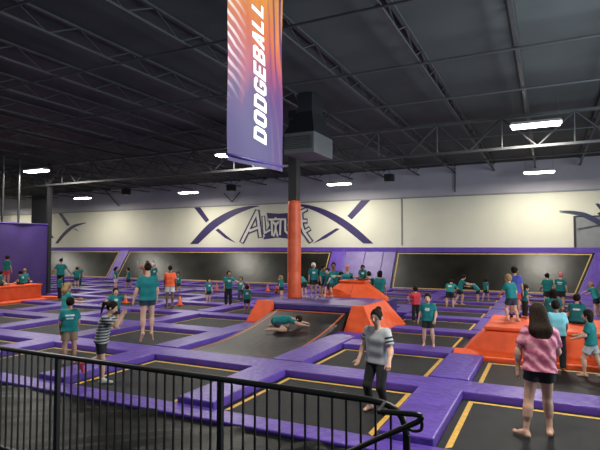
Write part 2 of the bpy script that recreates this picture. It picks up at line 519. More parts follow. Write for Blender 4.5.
NB = Vector((0, -ZT, YT - YF)).normalized(); NS = Vector((-ZT, 0, XT - XF)).normalized()


def slant_box(bm, pt, nv, b0, b1, c0, c1, t0, t1, o0, o1):
    """block on a slope: from b0..b1 at its foot to c0..c1 at its head, heights t0..t1, offsets o0..o1"""
    L0 = lambda t: b0 + (c0 - b0) * t; L1 = lambda t: b1 + (c1 - b1) * t
    q = [pt(L0(t0), t0), pt(L1(t0), t0), pt(L1(t1), t1), pt(L0(t1), t1)]
    hexa(bm, [p + nv * o0 for p in q] + [p + nv * o1 for p in q])


def wall_tramp(b0, b1, c0, c1, label, pt=back_pt, nv=NB):
    base = pt((b0 + b1) / 2, 0); base.z = 0
    e = empty('wall_trampoline', base); tag(e, label, 'wall trampoline', 'slanted wall trampolines')
    mv = lambda bm: bmesh.ops.translate(bm, vec=-base, verts=bm.verts)
    bm = bmesh.new(); slant_box(bm, pt, nv, b0, b1, c0, c1, .0, .99, -.03, 0); mv(bm); bm_obj('bed', bm, M_MATW, e)
    bm = bmesh.new(); g, w = .10, .055
    sg = 1 if b1 > b0 else -1; g *= sg; w *= sg
    slant_box(bm, pt, nv, b0 + g, b1 - g, c0 + g, c1 - g, .035, .06, 0, .012); slant_box(bm, pt, nv, b0 + g, b1 - g, c0 + g, c1 - g, .94, .962, 0, .012)
    slant_box(bm, pt, nv, b0 + g, b0 + g + w, c0 + g, c0 + g + w, .06, .94, 0, .012); slant_box(bm, pt, nv, b1 - g - w, b1 - g, c1 - g - w, c1 - g, .06, .94, 0, .012)
    mv(bm); bm_obj('border_line', bm, M_YELT, e)


wall_tramp(-45.6, -29.8, -45.6, -29.8, 'slanted black wall trampoline at the far left, behind the purple partition')
wall_tramp(-28.9, -12.05, -28.9, -12.05, 'long slanted black wall trampoline below the lettered wall sign')
wall_tramp(-7.95, 1.2, -7.95, 2.12, 'slanted black wall trampoline right of the orange pyramid')
wall_tramp(27.0, 12.0, 28.0, 12.0, 'slanted black trampoline of the side wall at the right picture edge', side_pt, NS)


def slant_pad(b0, b1, c0, c1, label, m, pt=back_pt, nv=NB):
    bm = bmesh.new(); base = pt((b0 + b1) / 2, 0); base.z = 0
    slant_box(bm, pt, nv, b0, b1, c0, c1, .0, .985, -.03, .07)
    bmesh.ops.translate(bm, vec=-base, verts=bm.verts)
    tag(bm_obj('slanted_pad', bm, m, loc=base, bevel=.02), label, 'pad', 'purple pads between the wall trampolines')


slant_pad(-29.78, -28.92, -29.78, -28.92, 'slanted lavender pad between the two left wall trampolines', M_PURL)
slant_pad(1.22, 1.84, 2.14, 3.0, 'slanted purple pad in the corner of the two right wall trampolines', M_PUR)
slant_pad(-12.03, -11.1, -12.03, -11.1, 'slanted purple wall pad right beside the long left wall trampoline', M_PUR)
slant_pad(-11.08, -9.85, -11.08, -9.85, 'slanted wall pad behind the kids on the pyramid, second from the left', M_PURL)
slant_pad(-9.83, -8.72, -9.83, -8.72, 'wide lavender slanted wall pad behind the right side of the pyramid', M_PURL)
slant_pad(-8.70, -7.97, -8.70, -7.97, 'slanted lavender pad at the left edge of the right wall trampoline', M_PURL)
for x0, x1, l in ((-45.8, -12.0, 'long purple pad rail along the top of the left wall trampolines'),
                  (-11.98, -7.9, 'short purple pad rail above the lavender wall pads'),
                  (-7.88, 3.2, 'long purple pad rail along the top of the right wall trampoline')):
    bm = bmesh.new(); box(bm, x0, x1, YT + .01, YB - .02, ZT - .06, ZT + .26)
    tag(bm_obj('top_pad_rail', bm, M_PUR, bevel=.03), l, 'pad', 'purple pads along the top')
bm = bmesh.new(); box(bm, XT + .01, XT + .27, 12, YB - .02, ZT - .06, ZT + .26)
tag(bm_obj('top_pad_rail', bm, M_PUR, bevel=.03), 'purple pad rail along the top of the right side wall trampoline', 'pad', 'purple pads along the top')

# ------------------------------------------------------------------ central ramp, deck, pyramid
RX0, RX1, RY0, RY1, DZ = -7.585, -5.14, 9.14, 13.66, .70


def ramp_z(t): return .015 + (.50 - .015) * (max(0, (t - .25) / .75)) ** 1.9


e = empty('ramp_trampoline', ((RX0 + RX1) / 2, RY0, 0)); tag(e, 'black curved ramp rising to the purple deck, a child lying on it', 'ramp')
n = 16; v, f, fm = [], [], []
c = (RX0 + RX1) / 2
xs = [RX0, RX0 + .12, RX0 + .17, RX1 - .17, RX1 - .12, RX1]
for r in range(n + 1):
    t = r / n
    for x in xs: v.append((x - c, (RY1 - RY0) * t, ramp_z(t)))
for r in range(n):
    for q in range(5):
        a = r * 6 + q; f.append((a, a + 1, a + 7, a + 6)); fm.append(1 if q in (1, 3) or (r == n - 1 and q == 2 and False) else 0)
mesh_obj('ramp_bed', v, f, [M_RAMP, M_OLINE], e, fm, True)
bm = bmesh.new()
for s in (RX0 + .14, RX1 - .14): pass
tube(bm, [(RX0 + .15 - c, RY1 - RY0 - .12, ramp_z(.975) + .012), (RX1 - .15 - c, RY1 - RY0 - .12, ramp_z(.975) + .012)], .02, 6)
bm_obj('top_line', bm, M_OLINE, e)
for x in (RX0 + .02, RX1 - .02):
    bm = bmesh.new(); n2 = 12
    for k in range(n2):
        t0, t1 = .25 + .75 * k / n2, .25 + .75 * (k + 1) / n2
        ya, yb = (RY1 - RY0) * t0, (RY1 - RY0) * t1
        box_ = [(x - .02 - c, ya, -.03), (x + .02 - c, ya, -.03), (x + .02 - c, yb, -.03), (x - .02 - c, yb, -.03),
                (x - .02 - c, ya, ramp_z(t0) - .004), (x + .02 - c, ya, ramp_z(t0) - .004), (x + .02 - c, yb, ramp_z(t1) - .004), (x - .02 - c, yb, ramp_z(t1) - .004)]
        hexa(bm, box_)
    bm_obj('side_skirt', bm, M_FLOOR, e)
# deck: thick purple platform with a dark front fascia
e = empty('padded_deck', (-6.6, 14.9, 0)); tag(e, 'purple padded deck at the top of the black ramp, kids standing on it', 'platform')
top = [(-8.28, 13.78), (-4.78, 13.78), (-4.85, 16.12), (-7.9, 16.12), (-8.29, 15.1)]
bm = bmesh.new()
A = [bm.verts.new((x + 6.6, y - 14.9, DZ - .22)) for x, y in top]; B = [bm.verts.new((x + 6.6, y - 14.9, DZ)) for x, y in top]
bm.faces.new(A[::-1]); bm.faces.new(B)
for q in range(5): bm.faces.new((A[q], A[(q + 1) % 5], B[(q + 1) % 5], B[q]))
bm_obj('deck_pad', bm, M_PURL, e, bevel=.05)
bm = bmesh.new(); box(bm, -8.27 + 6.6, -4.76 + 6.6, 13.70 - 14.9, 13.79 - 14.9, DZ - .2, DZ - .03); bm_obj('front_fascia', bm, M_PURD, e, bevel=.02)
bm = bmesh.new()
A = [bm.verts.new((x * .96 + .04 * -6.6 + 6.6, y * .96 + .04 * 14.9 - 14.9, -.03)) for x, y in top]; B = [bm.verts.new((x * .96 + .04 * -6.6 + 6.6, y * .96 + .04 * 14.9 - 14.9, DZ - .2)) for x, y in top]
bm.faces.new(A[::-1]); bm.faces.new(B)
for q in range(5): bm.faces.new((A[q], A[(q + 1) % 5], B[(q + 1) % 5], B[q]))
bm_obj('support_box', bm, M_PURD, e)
# orange wedge pads flanking the ramp
bm = bmesh.new(); hexa(bm, [(-8.29, 13.12, -.03), (-7.62, 13.12, -.03), (-7.62, 13.68, -.03), (-8.29, 13.68, -.03), (-8.29, 13.10, .15), (-7.62, 13.10, .15), (-7.62, 13.68, .76), (-8.22, 13.68, .76)])
tag(bm_obj('orange_wedge', bm, M_ORG, bevel=.03), 'small orange slanted pad at the left side of the ramp top', 'pad')
bm = bmesh.new()
V = [bm.verts.new(p) for p in ((-5.10, 12.95, -.03), (-4.08, 12.86, -.03), (-4.0, 15.7, -.03), (-4.72, 15.7, -.03), (-4.72, 13.68, -.03), (-5.10, 13.68, -.03),
                               (-5.05, 13.60, .72), (-4.70, 13.60, .74), (-4.66, 15.6, .72), (-4.72, 15.6, .72), (-4.73, 13.68, .74), (-5.05, 13.68, .72))]
for q in ((5, 4, 3, 2, 1, 0), (0, 1, 7, 6), (1, 2, 8, 7), (2, 3, 9, 8), (3, 4, 10, 9), (4, 5, 11, 10), (5, 0, 6, 11), (6, 7, 10, 11), (7, 8, 9, 10)): bm.faces.new([V[k] for k in q])
tag(bm_obj('orange_wedge', bm, M_ORG, bevel=.02), 'large orange hipped pad sloping down at the right side of the deck', 'pad')
# truncated pyramid behind the deck
e = empty('orange_pyramid', (-6.0, 16.8, 0)); tag(e, 'orange flat-topped pyramid behind the deck with kids climbing on it', 'pyramid')
bm = bmesh.new(); box(bm, -1.15, 1.24, -.64, .56, -.03, .62); bm_obj('support_box', bm, M_PURD, e, bevel=.02)
bm = bmesh.new(); hexa(bm, [(-1.25, -.65, .62), (1.30, -.65, .62), (.95, .58, .62), (-1.25, .58, .62), (-.60, -.12, 1.17), (.27, -.12, 1.17), (.22, .36, 1.17), (-.60, .36, 1.17)]); bm_obj('side_pad', bm, M_ORG, e, bevel=.03)
bm = bmesh.new(); box(bm, -.66, .33, -.18, .42, 1.15, 1.23); bm_obj('top_pad', bm, M_ORG, e, bevel=.03)
bm = bmesh.new(); bar(bm, (-.1, -.65, .64), (-.1, -.13, 1.16), .01, 5); bm_obj('seam', bm, M_ORGD, e)


# ------------------------------------------------------------------ orange blocks at the two sides
def orange_block(loc, label, L, D, H, inset, sx):
    """long padded block; front face towards -y of the empty, flared foot pad"""
    e = empty('orange_block', loc[:3], loc[3]); tag(e, label, 'padded block', 'orange padded blocks')
    bm = bmesh.new()
    hexa(bm, [(-inset, 0, -.03), (L, 0, -.03), (L, D, -.03), (-inset, D, -.03), (0, inset * .36, H), (L, inset * .36, H), (L, D, H), (0, D, H)])
    bm_obj('front_pad', bm, M_ORG, e, bevel=.03)
    bm = bmesh.new(); box(bm, -.05, L + .02, inset * .36 - .06, D + .03, H - .015, H + .07); bm_obj('top_pad', bm, M_ORG, e, bevel=.03)
    bm = bmesh.new(); hexa(bm, [(-inset - .05, -.34, -.03), (L, -.34, -.03), (L, .06, -.03), (-inset - .05, .06, -.03), (-inset - .05, -.34, .07), (L, -.34, .07), (L, .06, .15), (-inset - .05, .06, .15)]); bm_obj('foot_pad', bm, M_ORG, e, bevel=.025)
    bm = bmesh.new()
    y = lambda z: inset * .36 * z / H - .004
    for a, b in (((.95, 0, .16), (.95, 0, H - .02)), ((2.0, 0, .16), (2.0, 0, H - .02))):
        bm = bmesh.new(); bar(bm, (a[0], y(a[2]), a[2]), (b[0], y(b[2]), b[2]), .012, 5); bm_obj('seam', bm, M_ORGD, e)


orange_block((-1.25, 11.72, 0, 0), 'large orange padded block at the right with kids sitting on top', 3.05, 2.3, .58, .62, 1)
orange_block((-20.72, 9.2, 0, R(90)), 'orange padded block against the purple partition at the left edge', 6.25, 1.6, .66, .05, 1)
bm = bmesh.new(); hexa(bm, [(-21.6, 15.5, -.03), (-20.7, 15.5, -.03), (-20.5, 16.6, -.03), (-21.6, 16.6, -.03), (-21.6, 15.5, .14), (-20.7, 15.5, .14), (-20.5, 16.6, .05), (-21.6, 16.6, .05)])
tag(bm_obj('orange_floor_pad', bm, M_ORG, bevel=.02), 'low orange wedge on the floor at the end of the left orange block', 'pad')

# ------------------------------------------------------------------ purple partition at the left
e = empty('purple_partition', (-22.6, 11.0, 0)); tag(e, 'tall purple vinyl partition behind the left orange block', 'partition')
nx, nz = 60, 16; v, f = [], []
for r in range(nz + 1):
    for c in range(nx + 1):
        y = -9 + 15.1 * c / nx; z = -.03 + 3.55 * r / nz
        v.append((.03 * math.sin(y * 2.3 + z * .9) * math.sin(z * 1.1 + .6) + .015 * math.sin(y * 5 - z * 2), y, z))
for r in range(nz):
    for c in range(nx):
        q = r * (nx + 1) + c; f.append((q, q + 1, q + nx + 2, q + nx + 1))
mesh_obj('vinyl_sheet', v, f, M_CURT, e, smooth=True)
bm = bmesh.new(); bar(bm, (0, -9, 3.52), (0, 6.15, 3.52), .045, 8); bm_obj('top_rail', bm, M_PURD, e)
for y in (3.8, 4.6):
    bm = bmesh.new(); bar(bm, (-.08, y, -.03), (-.08, y, ZC - .4), .05, 8); bm_obj('post', bm, M_COLM, e)
bm = bmesh.new(); box(bm, -.1, .1, 6.12, 6.28, -.03, ZC - .35); bm_obj('post', bm, M_COLM, e)
pa, pb = on_y(33.5, 190, 18.6), on_y(48.5, 224, 18.6)
bm = bmesh.new(); box(bm, pa.x, pb.x, 18.5, 18.6, 3.1, 5.3)
tag(bm_obj('wall_panel', bm, M_DGREY, bevel=.02), 'dark grey panel standing above the right end of the purple partition', 'panel')

# ------------------------------------------------------------------ painted graphics on the back wall
YW = YB - .012


def poly_obj(name, polys, m, parent, off=0.0):
    """flat painted shapes on the wall plane"""
    v, f = [], []
    for k, P in enumerate(polys):
        i = len(v)
        if 'lettering' in name: off += .0007
        for x, y in P:
            p = on_y(x, y, YW - off); v.append((p.x - parent.location.x, YW - off - parent.location.y, p.z - parent.location.z))
        f.append(tuple(range(i, i + len(P))))
    return mesh_obj(name, v, f, m, parent)


def ribbon(up, lo):
    """quads between two edge curves"""
    A = arc([(x, y, 0) for x, y in up], 6); B = arc([(x, y, 0) for x, y in lo], 6)
    return [[(A[i].x, A[i].y), (A[i + 1].x, A[i + 1].y), (B[i + 1].x, B[i + 1].y), (B[i].x, B[i].y)] for i in range(len(A) - 1)]


def stroke(pts, w):
    out = []
    for a, b in zip(pts, pts[1:]):
        a, b = Vector(a), Vector(b); d = (b - a).normalized(); n = Vector((-d.y, d.x)) * w / 2; a2, b2 = a - d * w * .3, b + d * w * .3
        out.append([tuple(a2 + n), tuple(b2 + n), tuple(b2 - n), tuple(a2 - n)])
    return out


p = on_y(278, 240, YB)
e = empty('wall_sign', (p.x, YB, p.z)); tag(e, 'purple crossed stripes and outlined altitude lettering painted on the cream wall', 'wall sign')
poly_obj('stripe', ribbon([(190, 244), (209, 223.5), (229, 211.3), (246, 206.4), (259, 205.6)], [(198, 244), (216, 227.5), (234, 215.8), (249, 209.2), (259, 206.3)]), M_INK, e)
poly_obj('stripe', [[(192.7, 205.9), (199.3, 205.9), (209.2, 220), (206, 222.7)]], M_INK, e)
poly_obj('stripe', [[(215.4, 230.2), (218.3, 228.4), (227, 236), (236.5, 243.4), (225, 238)]], M_INK, e)
poly_obj('stripe', ribbon([(288, 203.8), (307, 204.8), (328, 210.8), (351, 224), (373.5, 243.5)], [(288, 204.4), (305, 207.4), (322, 214.5), (342, 226.5), (363.5, 243.5)]), M_INK, e)
poly_obj('stripe', [[(362, 199.3), (371.8, 198.6), (351.8, 219.6), (347.3, 216)]], M_INK, e)
poly_obj('stripe', [[(313, 243.4), (324, 235.5), (336, 228.3), (340, 228.8), (326, 238)]], M_INK, e)
poly_obj('emblem', [[(266.5, 212.8), (278, 213.6), (290, 212.8), (287.3, 225), (291.5, 239), (278, 237.5), (263.3, 239.4), (269.3, 225)]], M_INK, e, .004)
LET = [[(242, 241.5), (257, 211.5), (260.3, 236.5)], [(249.5, 231), (259.5, 227)],
       [(263.3, 217), (264.6, 233), (270, 230)], [(268.6, 219.5), (274.4, 219.5)], [(271.6, 219.5), (272.2, 235)],
       [(275.8, 223), (275.6, 229), (273.8, 236)], [(275.6, 229), (277.6, 236)], [(273.2, 222), (275.7, 225.5), (278.4, 222)],
       [(277.6, 219.3), (283.6, 219.3)], [(280.6, 219.3), (280, 234.5)],
       [(285.2, 219), (285.3, 231), (288.3, 234), (290.6, 231), (290.6, 219)],
       [(293.5, 218), (293.7, 234), (298, 231), (298, 221), (293.5, 218)],
       [(306, 209.5), (300.8, 212), (301.8, 226), (304, 232), (310.5, 241)], [(301.6, 221), (306, 221)], [(304, 232), (309, 229)]]
BIG = (0, 1, 12, 13, 14)
poly_obj('lettering_outline', [q for k, t in enumerate(LET) for q in stroke(t, 5.2 if k in BIG else 3.9)], M_INK, e, .006)
poly_obj('lettering', [q for k, t in enumerate(LET) for q in stroke(t, 2.5 if k in BIG else 1.9)] + [[(275.7 + 1.4 * math.cos(t), 218.8 + 1.6 * math.sin(t)) for t in [k * math.pi / 5 for k in range(10)]]], M_WHITE, e, .034)
p = on_y(70, 240, YB)
e = empty('wall_sign', (p.x, YB, p.z)); tag(e, 'faint navy crossed swooshes painted at the left end of the cream wall', 'wall sign')
poly_obj('stripe', ribbon([(55.0, 243.5), (63, 233), (73, 225), (86, 222.5)], [(58, 243.5), (66, 234.5), (75, 227.3), (86, 223.2)]), M_NAVY, e)
poly_obj('stripe', [[(56.5, 210.5), (60, 210.5), (70, 225), (67, 226)]], M_NAVY, e)
poly_obj('stripe', [[(73, 228.5), (76, 228.8), (79, 231.8)]], M_NAVY, e)
poly_obj('stripe', [[(49.5, 234), (51, 234), (54, 238), (52, 238)]], M_NAVY, e)
p = on_y(590, 240, YB)
e = empty('wall_sign', (p.x, YB, p.z)); tag(e, 'dark swoosh painted on the wall above the grey door at the right edge', 'wall sign')
poly_obj('stripe', ribbon([(559.5, 210.6), (575, 211), (590, 214.5), (612, 227)], [(559.5, 211.4), (573, 213.3), (587, 218.5), (606, 230)]), M_NAVY, e, .1)
poly_obj('stripe', [[(595, 203.5), (599, 203.5), (604, 209), (600, 210)]], M_NAVY, e)
poly_obj('stripe', [[(597, 213.6), (606, 208), (608, 211), (600, 216)]], M_NAVY, e, .002)


# ------------------------------------------------------------------ hanging banner
def banner_mat():
    m = bpy.data.materials.new('banner_print'); m.use_nodes = True
    nt = m.node_tree; b = nt.nodes['Principled BSDF']; b.inputs['Roughness'].default_value = .5
    N = nt.nodes.new; Lk = nt.links.new
    tc = N('ShaderNodeTexCoord'); sep = N('ShaderNodeSeparateXYZ'); Lk(tc.outputs['Object'], sep.inputs[0])
    # local x = across (0..1.2), local z = up from the lower edge
    n = N('ShaderNodeTexNoise'); n.inputs['Scale'].default_value = 1.6; n.inputs['Detail'].default_value = 4
    mp = N('ShaderNodeMapping'); mp.inputs['Scale'].default_value = (3.0, 1, .8); mp.inputs['Rotation'].default_value = (0, .5, 0)
    Lk(tc.outputs['Object'], mp.inputs['Vector']); Lk(mp.outputs['Vector'], n.inputs['Vector'])
    a = N('ShaderNodeMath'); a.operation = 'MULTIPLY_ADD'; Lk(n.outputs['Fac'], a.inputs[0]); a.inputs[1].default_value = .9
    Lk(sep.outputs['Z'], a.inputs[2])
    mr = N('ShaderNodeMapRange'); mr.inputs['From Min'].default_value = .95; mr.inputs['From Max'].default_value = 2.75; Lk(a.outputs[0], mr.inputs['Value'])
    r = N('ShaderNodeValToRGB'); e = r.color_ramp.elements
    e[0].color = (.026, .010, .085, 1); e[0].position = .0
    e[1].color = (.55, .19, .025, 1); e[1].position = 1.0
    for pos, c in ((.22, (.045, .012, .090, 1)), (.45, (.19, .028, .075, 1)), (.70, (.40, .08, .02, 1))):
        k = e.new(pos); k.color = c
    Lk(mr.outputs[0], r.inputs['Fac'])
    # pale slanted streaks at the left side and dark purple wisps at the right
    w = N('ShaderNodeTexWave'); w.bands_direction = 'Z'; w.inputs['Scale'].default_value = 2.6; w.inputs['Distortion'].default_value = 3; w.inputs['Detail'].default_value = 2
    mp2 = N('ShaderNodeMapping'); mp2.inputs['Rotation'].default_value = (0, -.6, 0); Lk(tc.outputs['Object'], mp2.inputs['Vector']); Lk(mp2.outputs['Vector'], w.inputs['Vector'])
    side = N('ShaderNodeMapRange'); side.inputs['From Min'].default_value = .34; side.inputs['From Max'].default_value = .0; Lk(sep.outputs['X'], side.inputs['Value'])
    hi = N('ShaderNodeMapRange'); hi.inputs['From Min'].default_value = .75; hi.inputs['From Max'].default_value = 1.5; Lk(sep.outputs['Z'], hi.inputs['Value'])
    m1 = N('ShaderNodeMath'); m1.operation = 'MULTIPLY'; Lk(side.outputs[0], m1.inputs[0]); Lk(hi.outputs[0], m1.inputs[1])
    wr = N('ShaderNodeMapRange'); wr.inputs['From Min'].default_value = .55; wr.inputs['From Max'].default_value = .85; Lk(w.outputs['Fac'], wr.inputs['Value'])
    m2 = N('ShaderNodeMath'); m2.operation = 'MULTIPLY'; Lk(m1.outputs[0], m2.inputs[0]); Lk(wr.outputs[0], m2.inputs[1])
    mx = N('ShaderNodeMix'); mx.data_type = 'RGBA'; Lk(m2.outputs[0], mx.inputs['Factor']); Lk(r.outputs['Color'], mx.inputs['A']); mx.inputs['B'].default_value = (.62, .52, .52, 1)
    w3 = N('ShaderNodeTexWave'); w3.bands_direction = 'X'; w3.inputs['Scale'].default_value = 1.5; w3.inputs['Distortion'].default_value = 7; w3.inputs['Detail Scale'].default_value = .7; w3.inputs['Detail'].default_value = 1
    mp3 = N('ShaderNodeMapping'); mp3.inputs['Rotation'].default_value = (0, .35, 0); mp3.inputs['Scale'].default_value = (1.3, 1, .55); Lk(tc.outputs['Object'], mp3.inputs['Vector']); Lk(mp3.outputs['Vector'], w3.inputs['Vector'])
    s3 = N('ShaderNodeMapRange'); s3.inputs['From Min'].default_value = .72; s3.inputs['From Max'].default_value = .95; Lk(sep.outputs['X'], s3.inputs['Value'])
    r3 = N('ShaderNodeMapRange'); r3.inputs['From Min'].default_value = .72; r3.inputs['From Max'].default_value = .86; Lk(w3.outputs['Fac'], r3.inputs['Value'])
    m3 = N('ShaderNodeMath'); m3.operation = 'MULTIPLY'; Lk(s3.outputs[0], m3.inputs[0]); Lk(r3.outputs[0], m3.inputs[1])
    mx3 = N('ShaderNodeMix'); mx3.data_type = 'RGBA'; Lk(m3.outputs[0], mx3.inputs['Factor']); Lk(mx.outputs['Result'], mx3.inputs['A']); mx3.inputs['B'].default_value = (.07, .018, .09, 1)
    Lk(mx3.outputs['Result'], b.inputs['Base Color'])
    return m


def ray_at(x, y, d): return CAM + ray(x, y) * d


bl, br = ray_at(227.5, 160, 6.0), ray_at(282.5, 172, 6.93)
br.z = bl.z
dv = Vector((br.x - bl.x, br.y - bl.y, 0)); BW = dv.length; BH = 2.75
e = empty('hanging_banner', bl, math.atan2(dv.y, dv.x)); tag(e, 'long purple and orange dodgeball banner hanging from the roof', 'banner')
nx, nz = 24, 40; v, f = [], []
for r in range(nz + 1):
    for c in range(nx + 1):
        x = BW * c / nx; z = BH * r / nz
        v.append((x, .012 * math.sin(x * 5 + z * 1.3) + .008 * math.sin(z * 4 + x), z))
for r in range(nz):
    for c in range(nx):
        q = r * (nx + 1) + c; f.append((q, q + 1, q + nx + 2, q + nx + 1))
mesh_obj('banner_sheet', v, f, banner_mat(), e, smooth=True)
bm = bmesh.new(); bar(bm, (-.01, .01, .07), (BW + .01, .01, .07), .022, 8); bm_obj('bottom_rod', bm, M_PURD, e, smooth=True)
bm = bmesh.new(); bar(bm, (-.03, 0, BH), (BW + .03, 0, BH), .022, 8); bm_obj('top_rod', bm, M_BLK, e, smooth=True)
for x in (.1, BW - .1):
    bm = bmesh.new(); bar(bm, (x, 0, BH), (x, 0, ZC - bl.z), .006, 4); bm_obj('hanging_wire', bm, M_STEEL, e)
# lettering reads upwards, built from solid condensed strokes (unit box 0..1, slanted)
GL = {'D': [[(0, 0), (0, 1), (.62, 1), (1, .8), (1, .2), (.62, 0)], [(.34, .2), (.34, .8), (.56, .8), (.66, .7), (.66, .3), (.56, .2)]],
      'O': [[(.2, 0), (0, .2), (0, .8), (.2, 1), (.8, 1), (1, .8), (1, .2), (.8, 0)], [(.34, .25), (.34, .75), (.4, .8), (.6, .8), (.66, .75), (.66, .25), (.6, .2), (.4, .2)]]}


def glyph_quads(ch):
    t = .33; h = .2
    B = lambda x0, x1, y0, y1: [(x0, y0), (x1, y0), (x1, y1), (x0, y1)]
    if ch == 'D': return [B(0, t, 0, 1), B(t, .78, 0, h), B(t, .78, 1 - h, 1), [(1 - t, h * .9), (.78, 0), (1, .2), (1, .8), (.78, 1), (1 - t, 1 - h * .9)]]
    if ch == 'O': return [[(.2, 0), (t, h), (t, 1 - h), (.2, 1), (0, .82), (0, .18)], B(.2, .8, 0, h), B(.2, .8, 1 - h, 1), [(1 - t, h), (.8, 0), (1, .18), (1, .82), (.8, 1), (1 - t, 1 - h)]]
    if ch == 'G': return [[(.2, 0), (t, h), (t, 1 - h), (.2, 1), (0, .82), (0, .18)], B(.2, .8, 0, h), B(.2, .8, 1 - h, 1), B(1 - t, 1, .1, .52), B(.5, 1, .38, .55), B(1 - t, 1, .7, .9), [(.8, 0), (1, .18), (.7, .2)], [(.8, 1), (1, .82), (.7, .8)]]
    if ch == 'E': return [B(0, t, 0, 1), B(t, .95, 0, h), B(t, .85, .41, .59), B(t, .95, 1 - h, 1)]
    if ch == 'B': return [B(0, t, 0, 1), B(t, .8, 0, h), B(t, .8, .41, .59), B(t, .8, 1 - h, 1), [(1 - t, .15), (.8, 0), (1, .16), (1, .4), (.88, .5), (1 - t, .5)], [(1 - t, .5), (.88, .5), (1, .6), (1, .84), (.8, 1), (1 - t, .85)]]
    if ch == 'A': return [[(0, 0), (t, 0), (.56, 1), (.3, 1)], [(1 - t, 0), (1, 0), (.7, 1), (.44, 1)], B(.2, .8, .18, .36)]
    if ch == 'L': return [B(0, t, 0, 1), B(t, .92, 0, h)]


v, f = [], []
TL = 1.87; lw = TL / 9; cap = .25; xb = BW * .665; z0 = .30
for k, ch in enumerate('DODGEBALL'):
    for P in glyph_quads(ch):
        i = len(v)
        for gx, gy in P:
            up = gy * cap; along = z0 + lw * k + gx * lw * .86 + up * .22
            x = xb - up - .022 * k * .4
            v.append((x, .012 * math.sin(x * 5 + along * 1.3) + .008 * math.sin(along * 4 + x) - .006, along))
        f.append(tuple(range(i, i + len(P))))
mesh_obj('lettering', v, f, mat('banner_white', (.85, .83, .82), .5, .03, 5), e)

# ------------------------------------------------------------------ railing and stair handrail
YR = 3.79
e = empty('guard_railing', (-1.0, YR, 0)); tag(e, 'black metal railing with thin pickets in front of the court', 'railing')
RXE = -.975
bm = bmesh.new()
tube(bm, [(-9.2 + 1, 0, 1.215)] + [(x + 1, 0, 1.215) for x in (-5, -2)] + arc([(RXE - .30 + 1, 0, 1.215), (RXE - .14 + 1, 0, 1.195), (RXE - .035 + 1, 0, 1.12), (RXE + 1, 0, .98)], 4), .027, 10)
bm_obj('top_rail', bm, M_BLK, e, smooth=True)
bm = bmesh.new(); box(bm, -9.2 + 1, RXE + 1, -.02, .02, .06, .1); bm_obj('bottom_rail', bm, M_BLK, e, bevel=.004)
bm = bmesh.new(); box(bm, -.0075, .0075, -.0075, .0075, .1, 1.2); pk = None
posts = [RXE, -2.66, -4.79, -6.92, -9.05]
for q in range(4):
    n = 14 if q == 0 else 20
    for k in range(1, n):
        x = posts[q] + (posts[q + 1] - posts[q]) * k / n
        if pk is None: o = pk = bm_obj('picket', bm, M_BLK, e)
        else: o = pk.copy(); COL.objects.link(o)
        o.location = (x + 1, 0, 0)
for k, x in enumerate(posts):
    w = .024
    bm = bmesh.new(); box(bm, -w, w, -w, w, -.03, 1.2 if k else 1.0)
    bm_obj('post', bm, M_BLK, e, loc=(x + 1, 0, 0), bevel=.004)
e = empty('stair_handrail', (-1.0, 3.55, 0)); tag(e, 'black handrail sloping down with a looped end beside the last railing post', 'handrail')
YH = 3.55
P = [on_y(x, y, YH) - e.location for x, y in ((330, 461), (375, 440), (408, 426), (418, 421.5), (421.5, 417.5), (418, 414.8), (409, 413.7), (378, 411.5))]
bm = bmesh.new(); tube(bm, arc(P[:4], 3)[:-1] + arc(P[3:], 5), .020, 10); bm_obj('rail', bm, M_BLK, e, smooth=True)
P = [on_y(x, y, YH + .02) - e.location for x, y in ((421, 418), (422, 425), (420.5, 430), (414, 431), (407, 428))]
bm = bmesh.new(); tube(bm, arc(P, 5), .012, 8); bm_obj('end_loop', bm, M_BLK, e, smooth=True)
p = on_y(378, 411.5, YH); p0 = on_y(360, 447, YH)
bm = bmesh.new(); bar(bm, p - e.location, Vector((p.x - .02, YR, p.z)) - e.location, .012); bm_obj('bracket', bm, M_BLK, e)
bm = bmesh.new(); bar(bm, p0 - e.location, (p0.x + 1.0, 0, -.03), .02); bm_obj('support_post', bm, M_BLK, e)


# ------------------------------------------------------------------ traffic cones
def ground_z(x, y, m=.1):
    """height of what lies under a point of the court: pad or trampoline"""
    if any(a - m < y < b + m for a, b in CY) or any(abs(x - q) < PW + m for q in PX): return .107
    return .002


def settle(x, fy, mg=.16):
    """a standing place on the court: clear on a pad or clear on a trampoline, not across an edge"""
    p = on_z(x, fy, .0); p1 = on_z(x, fy, .107)
    if ground_z(p1.x, p1.y, 0) > .05: z, p = .107, p1
    else: z = .002
    X_, Y_ = p.x, p.y
    for lo_, hi_, ax in [(a_, b_, 1) for a_, b_ in CY] + [(q - PW, q + PW, 0) for q in PX]:
        q = Y_ if ax else X_
        if lo_ - mg < q < hi_ + mg:
            if z > .05: q = min(max(q, lo_ + mg), hi_ - mg) if lo_ <= q <= hi_ else q
            elif q < (lo_ + hi_) / 2: q = lo_ - mg - .01
            else: q = hi_ + mg + .01
            if ax: Y_ = q
            else: X_ = q
    if ground_z(X_, Y_, 0) > .05: z = .107
    return Vector((X_, Y_, z)), z


def cone(x, y, label, h=.36):
    p, g = settle(x, y)
    e = empty('traffic_cone', (p.x, p.y, g), random.uniform(0, 1.5)); tag(e, label, 'cone', 'orange cones on the pads')
    bm = bmesh.new(); box(bm, -.13, .13, -.13, .13, 0, .03); bm_obj('base', bm, M_CONE, e, bevel=.01)
    bm = bmesh.new(); tube(bm, [(0, 0, .02), (0, 0, .06), (0, 0, h * .6), (0, 0, h)], [.105, .09, .05, .02], 16); bm_obj('cone_body', bm, M_CONE, e, smooth=True)


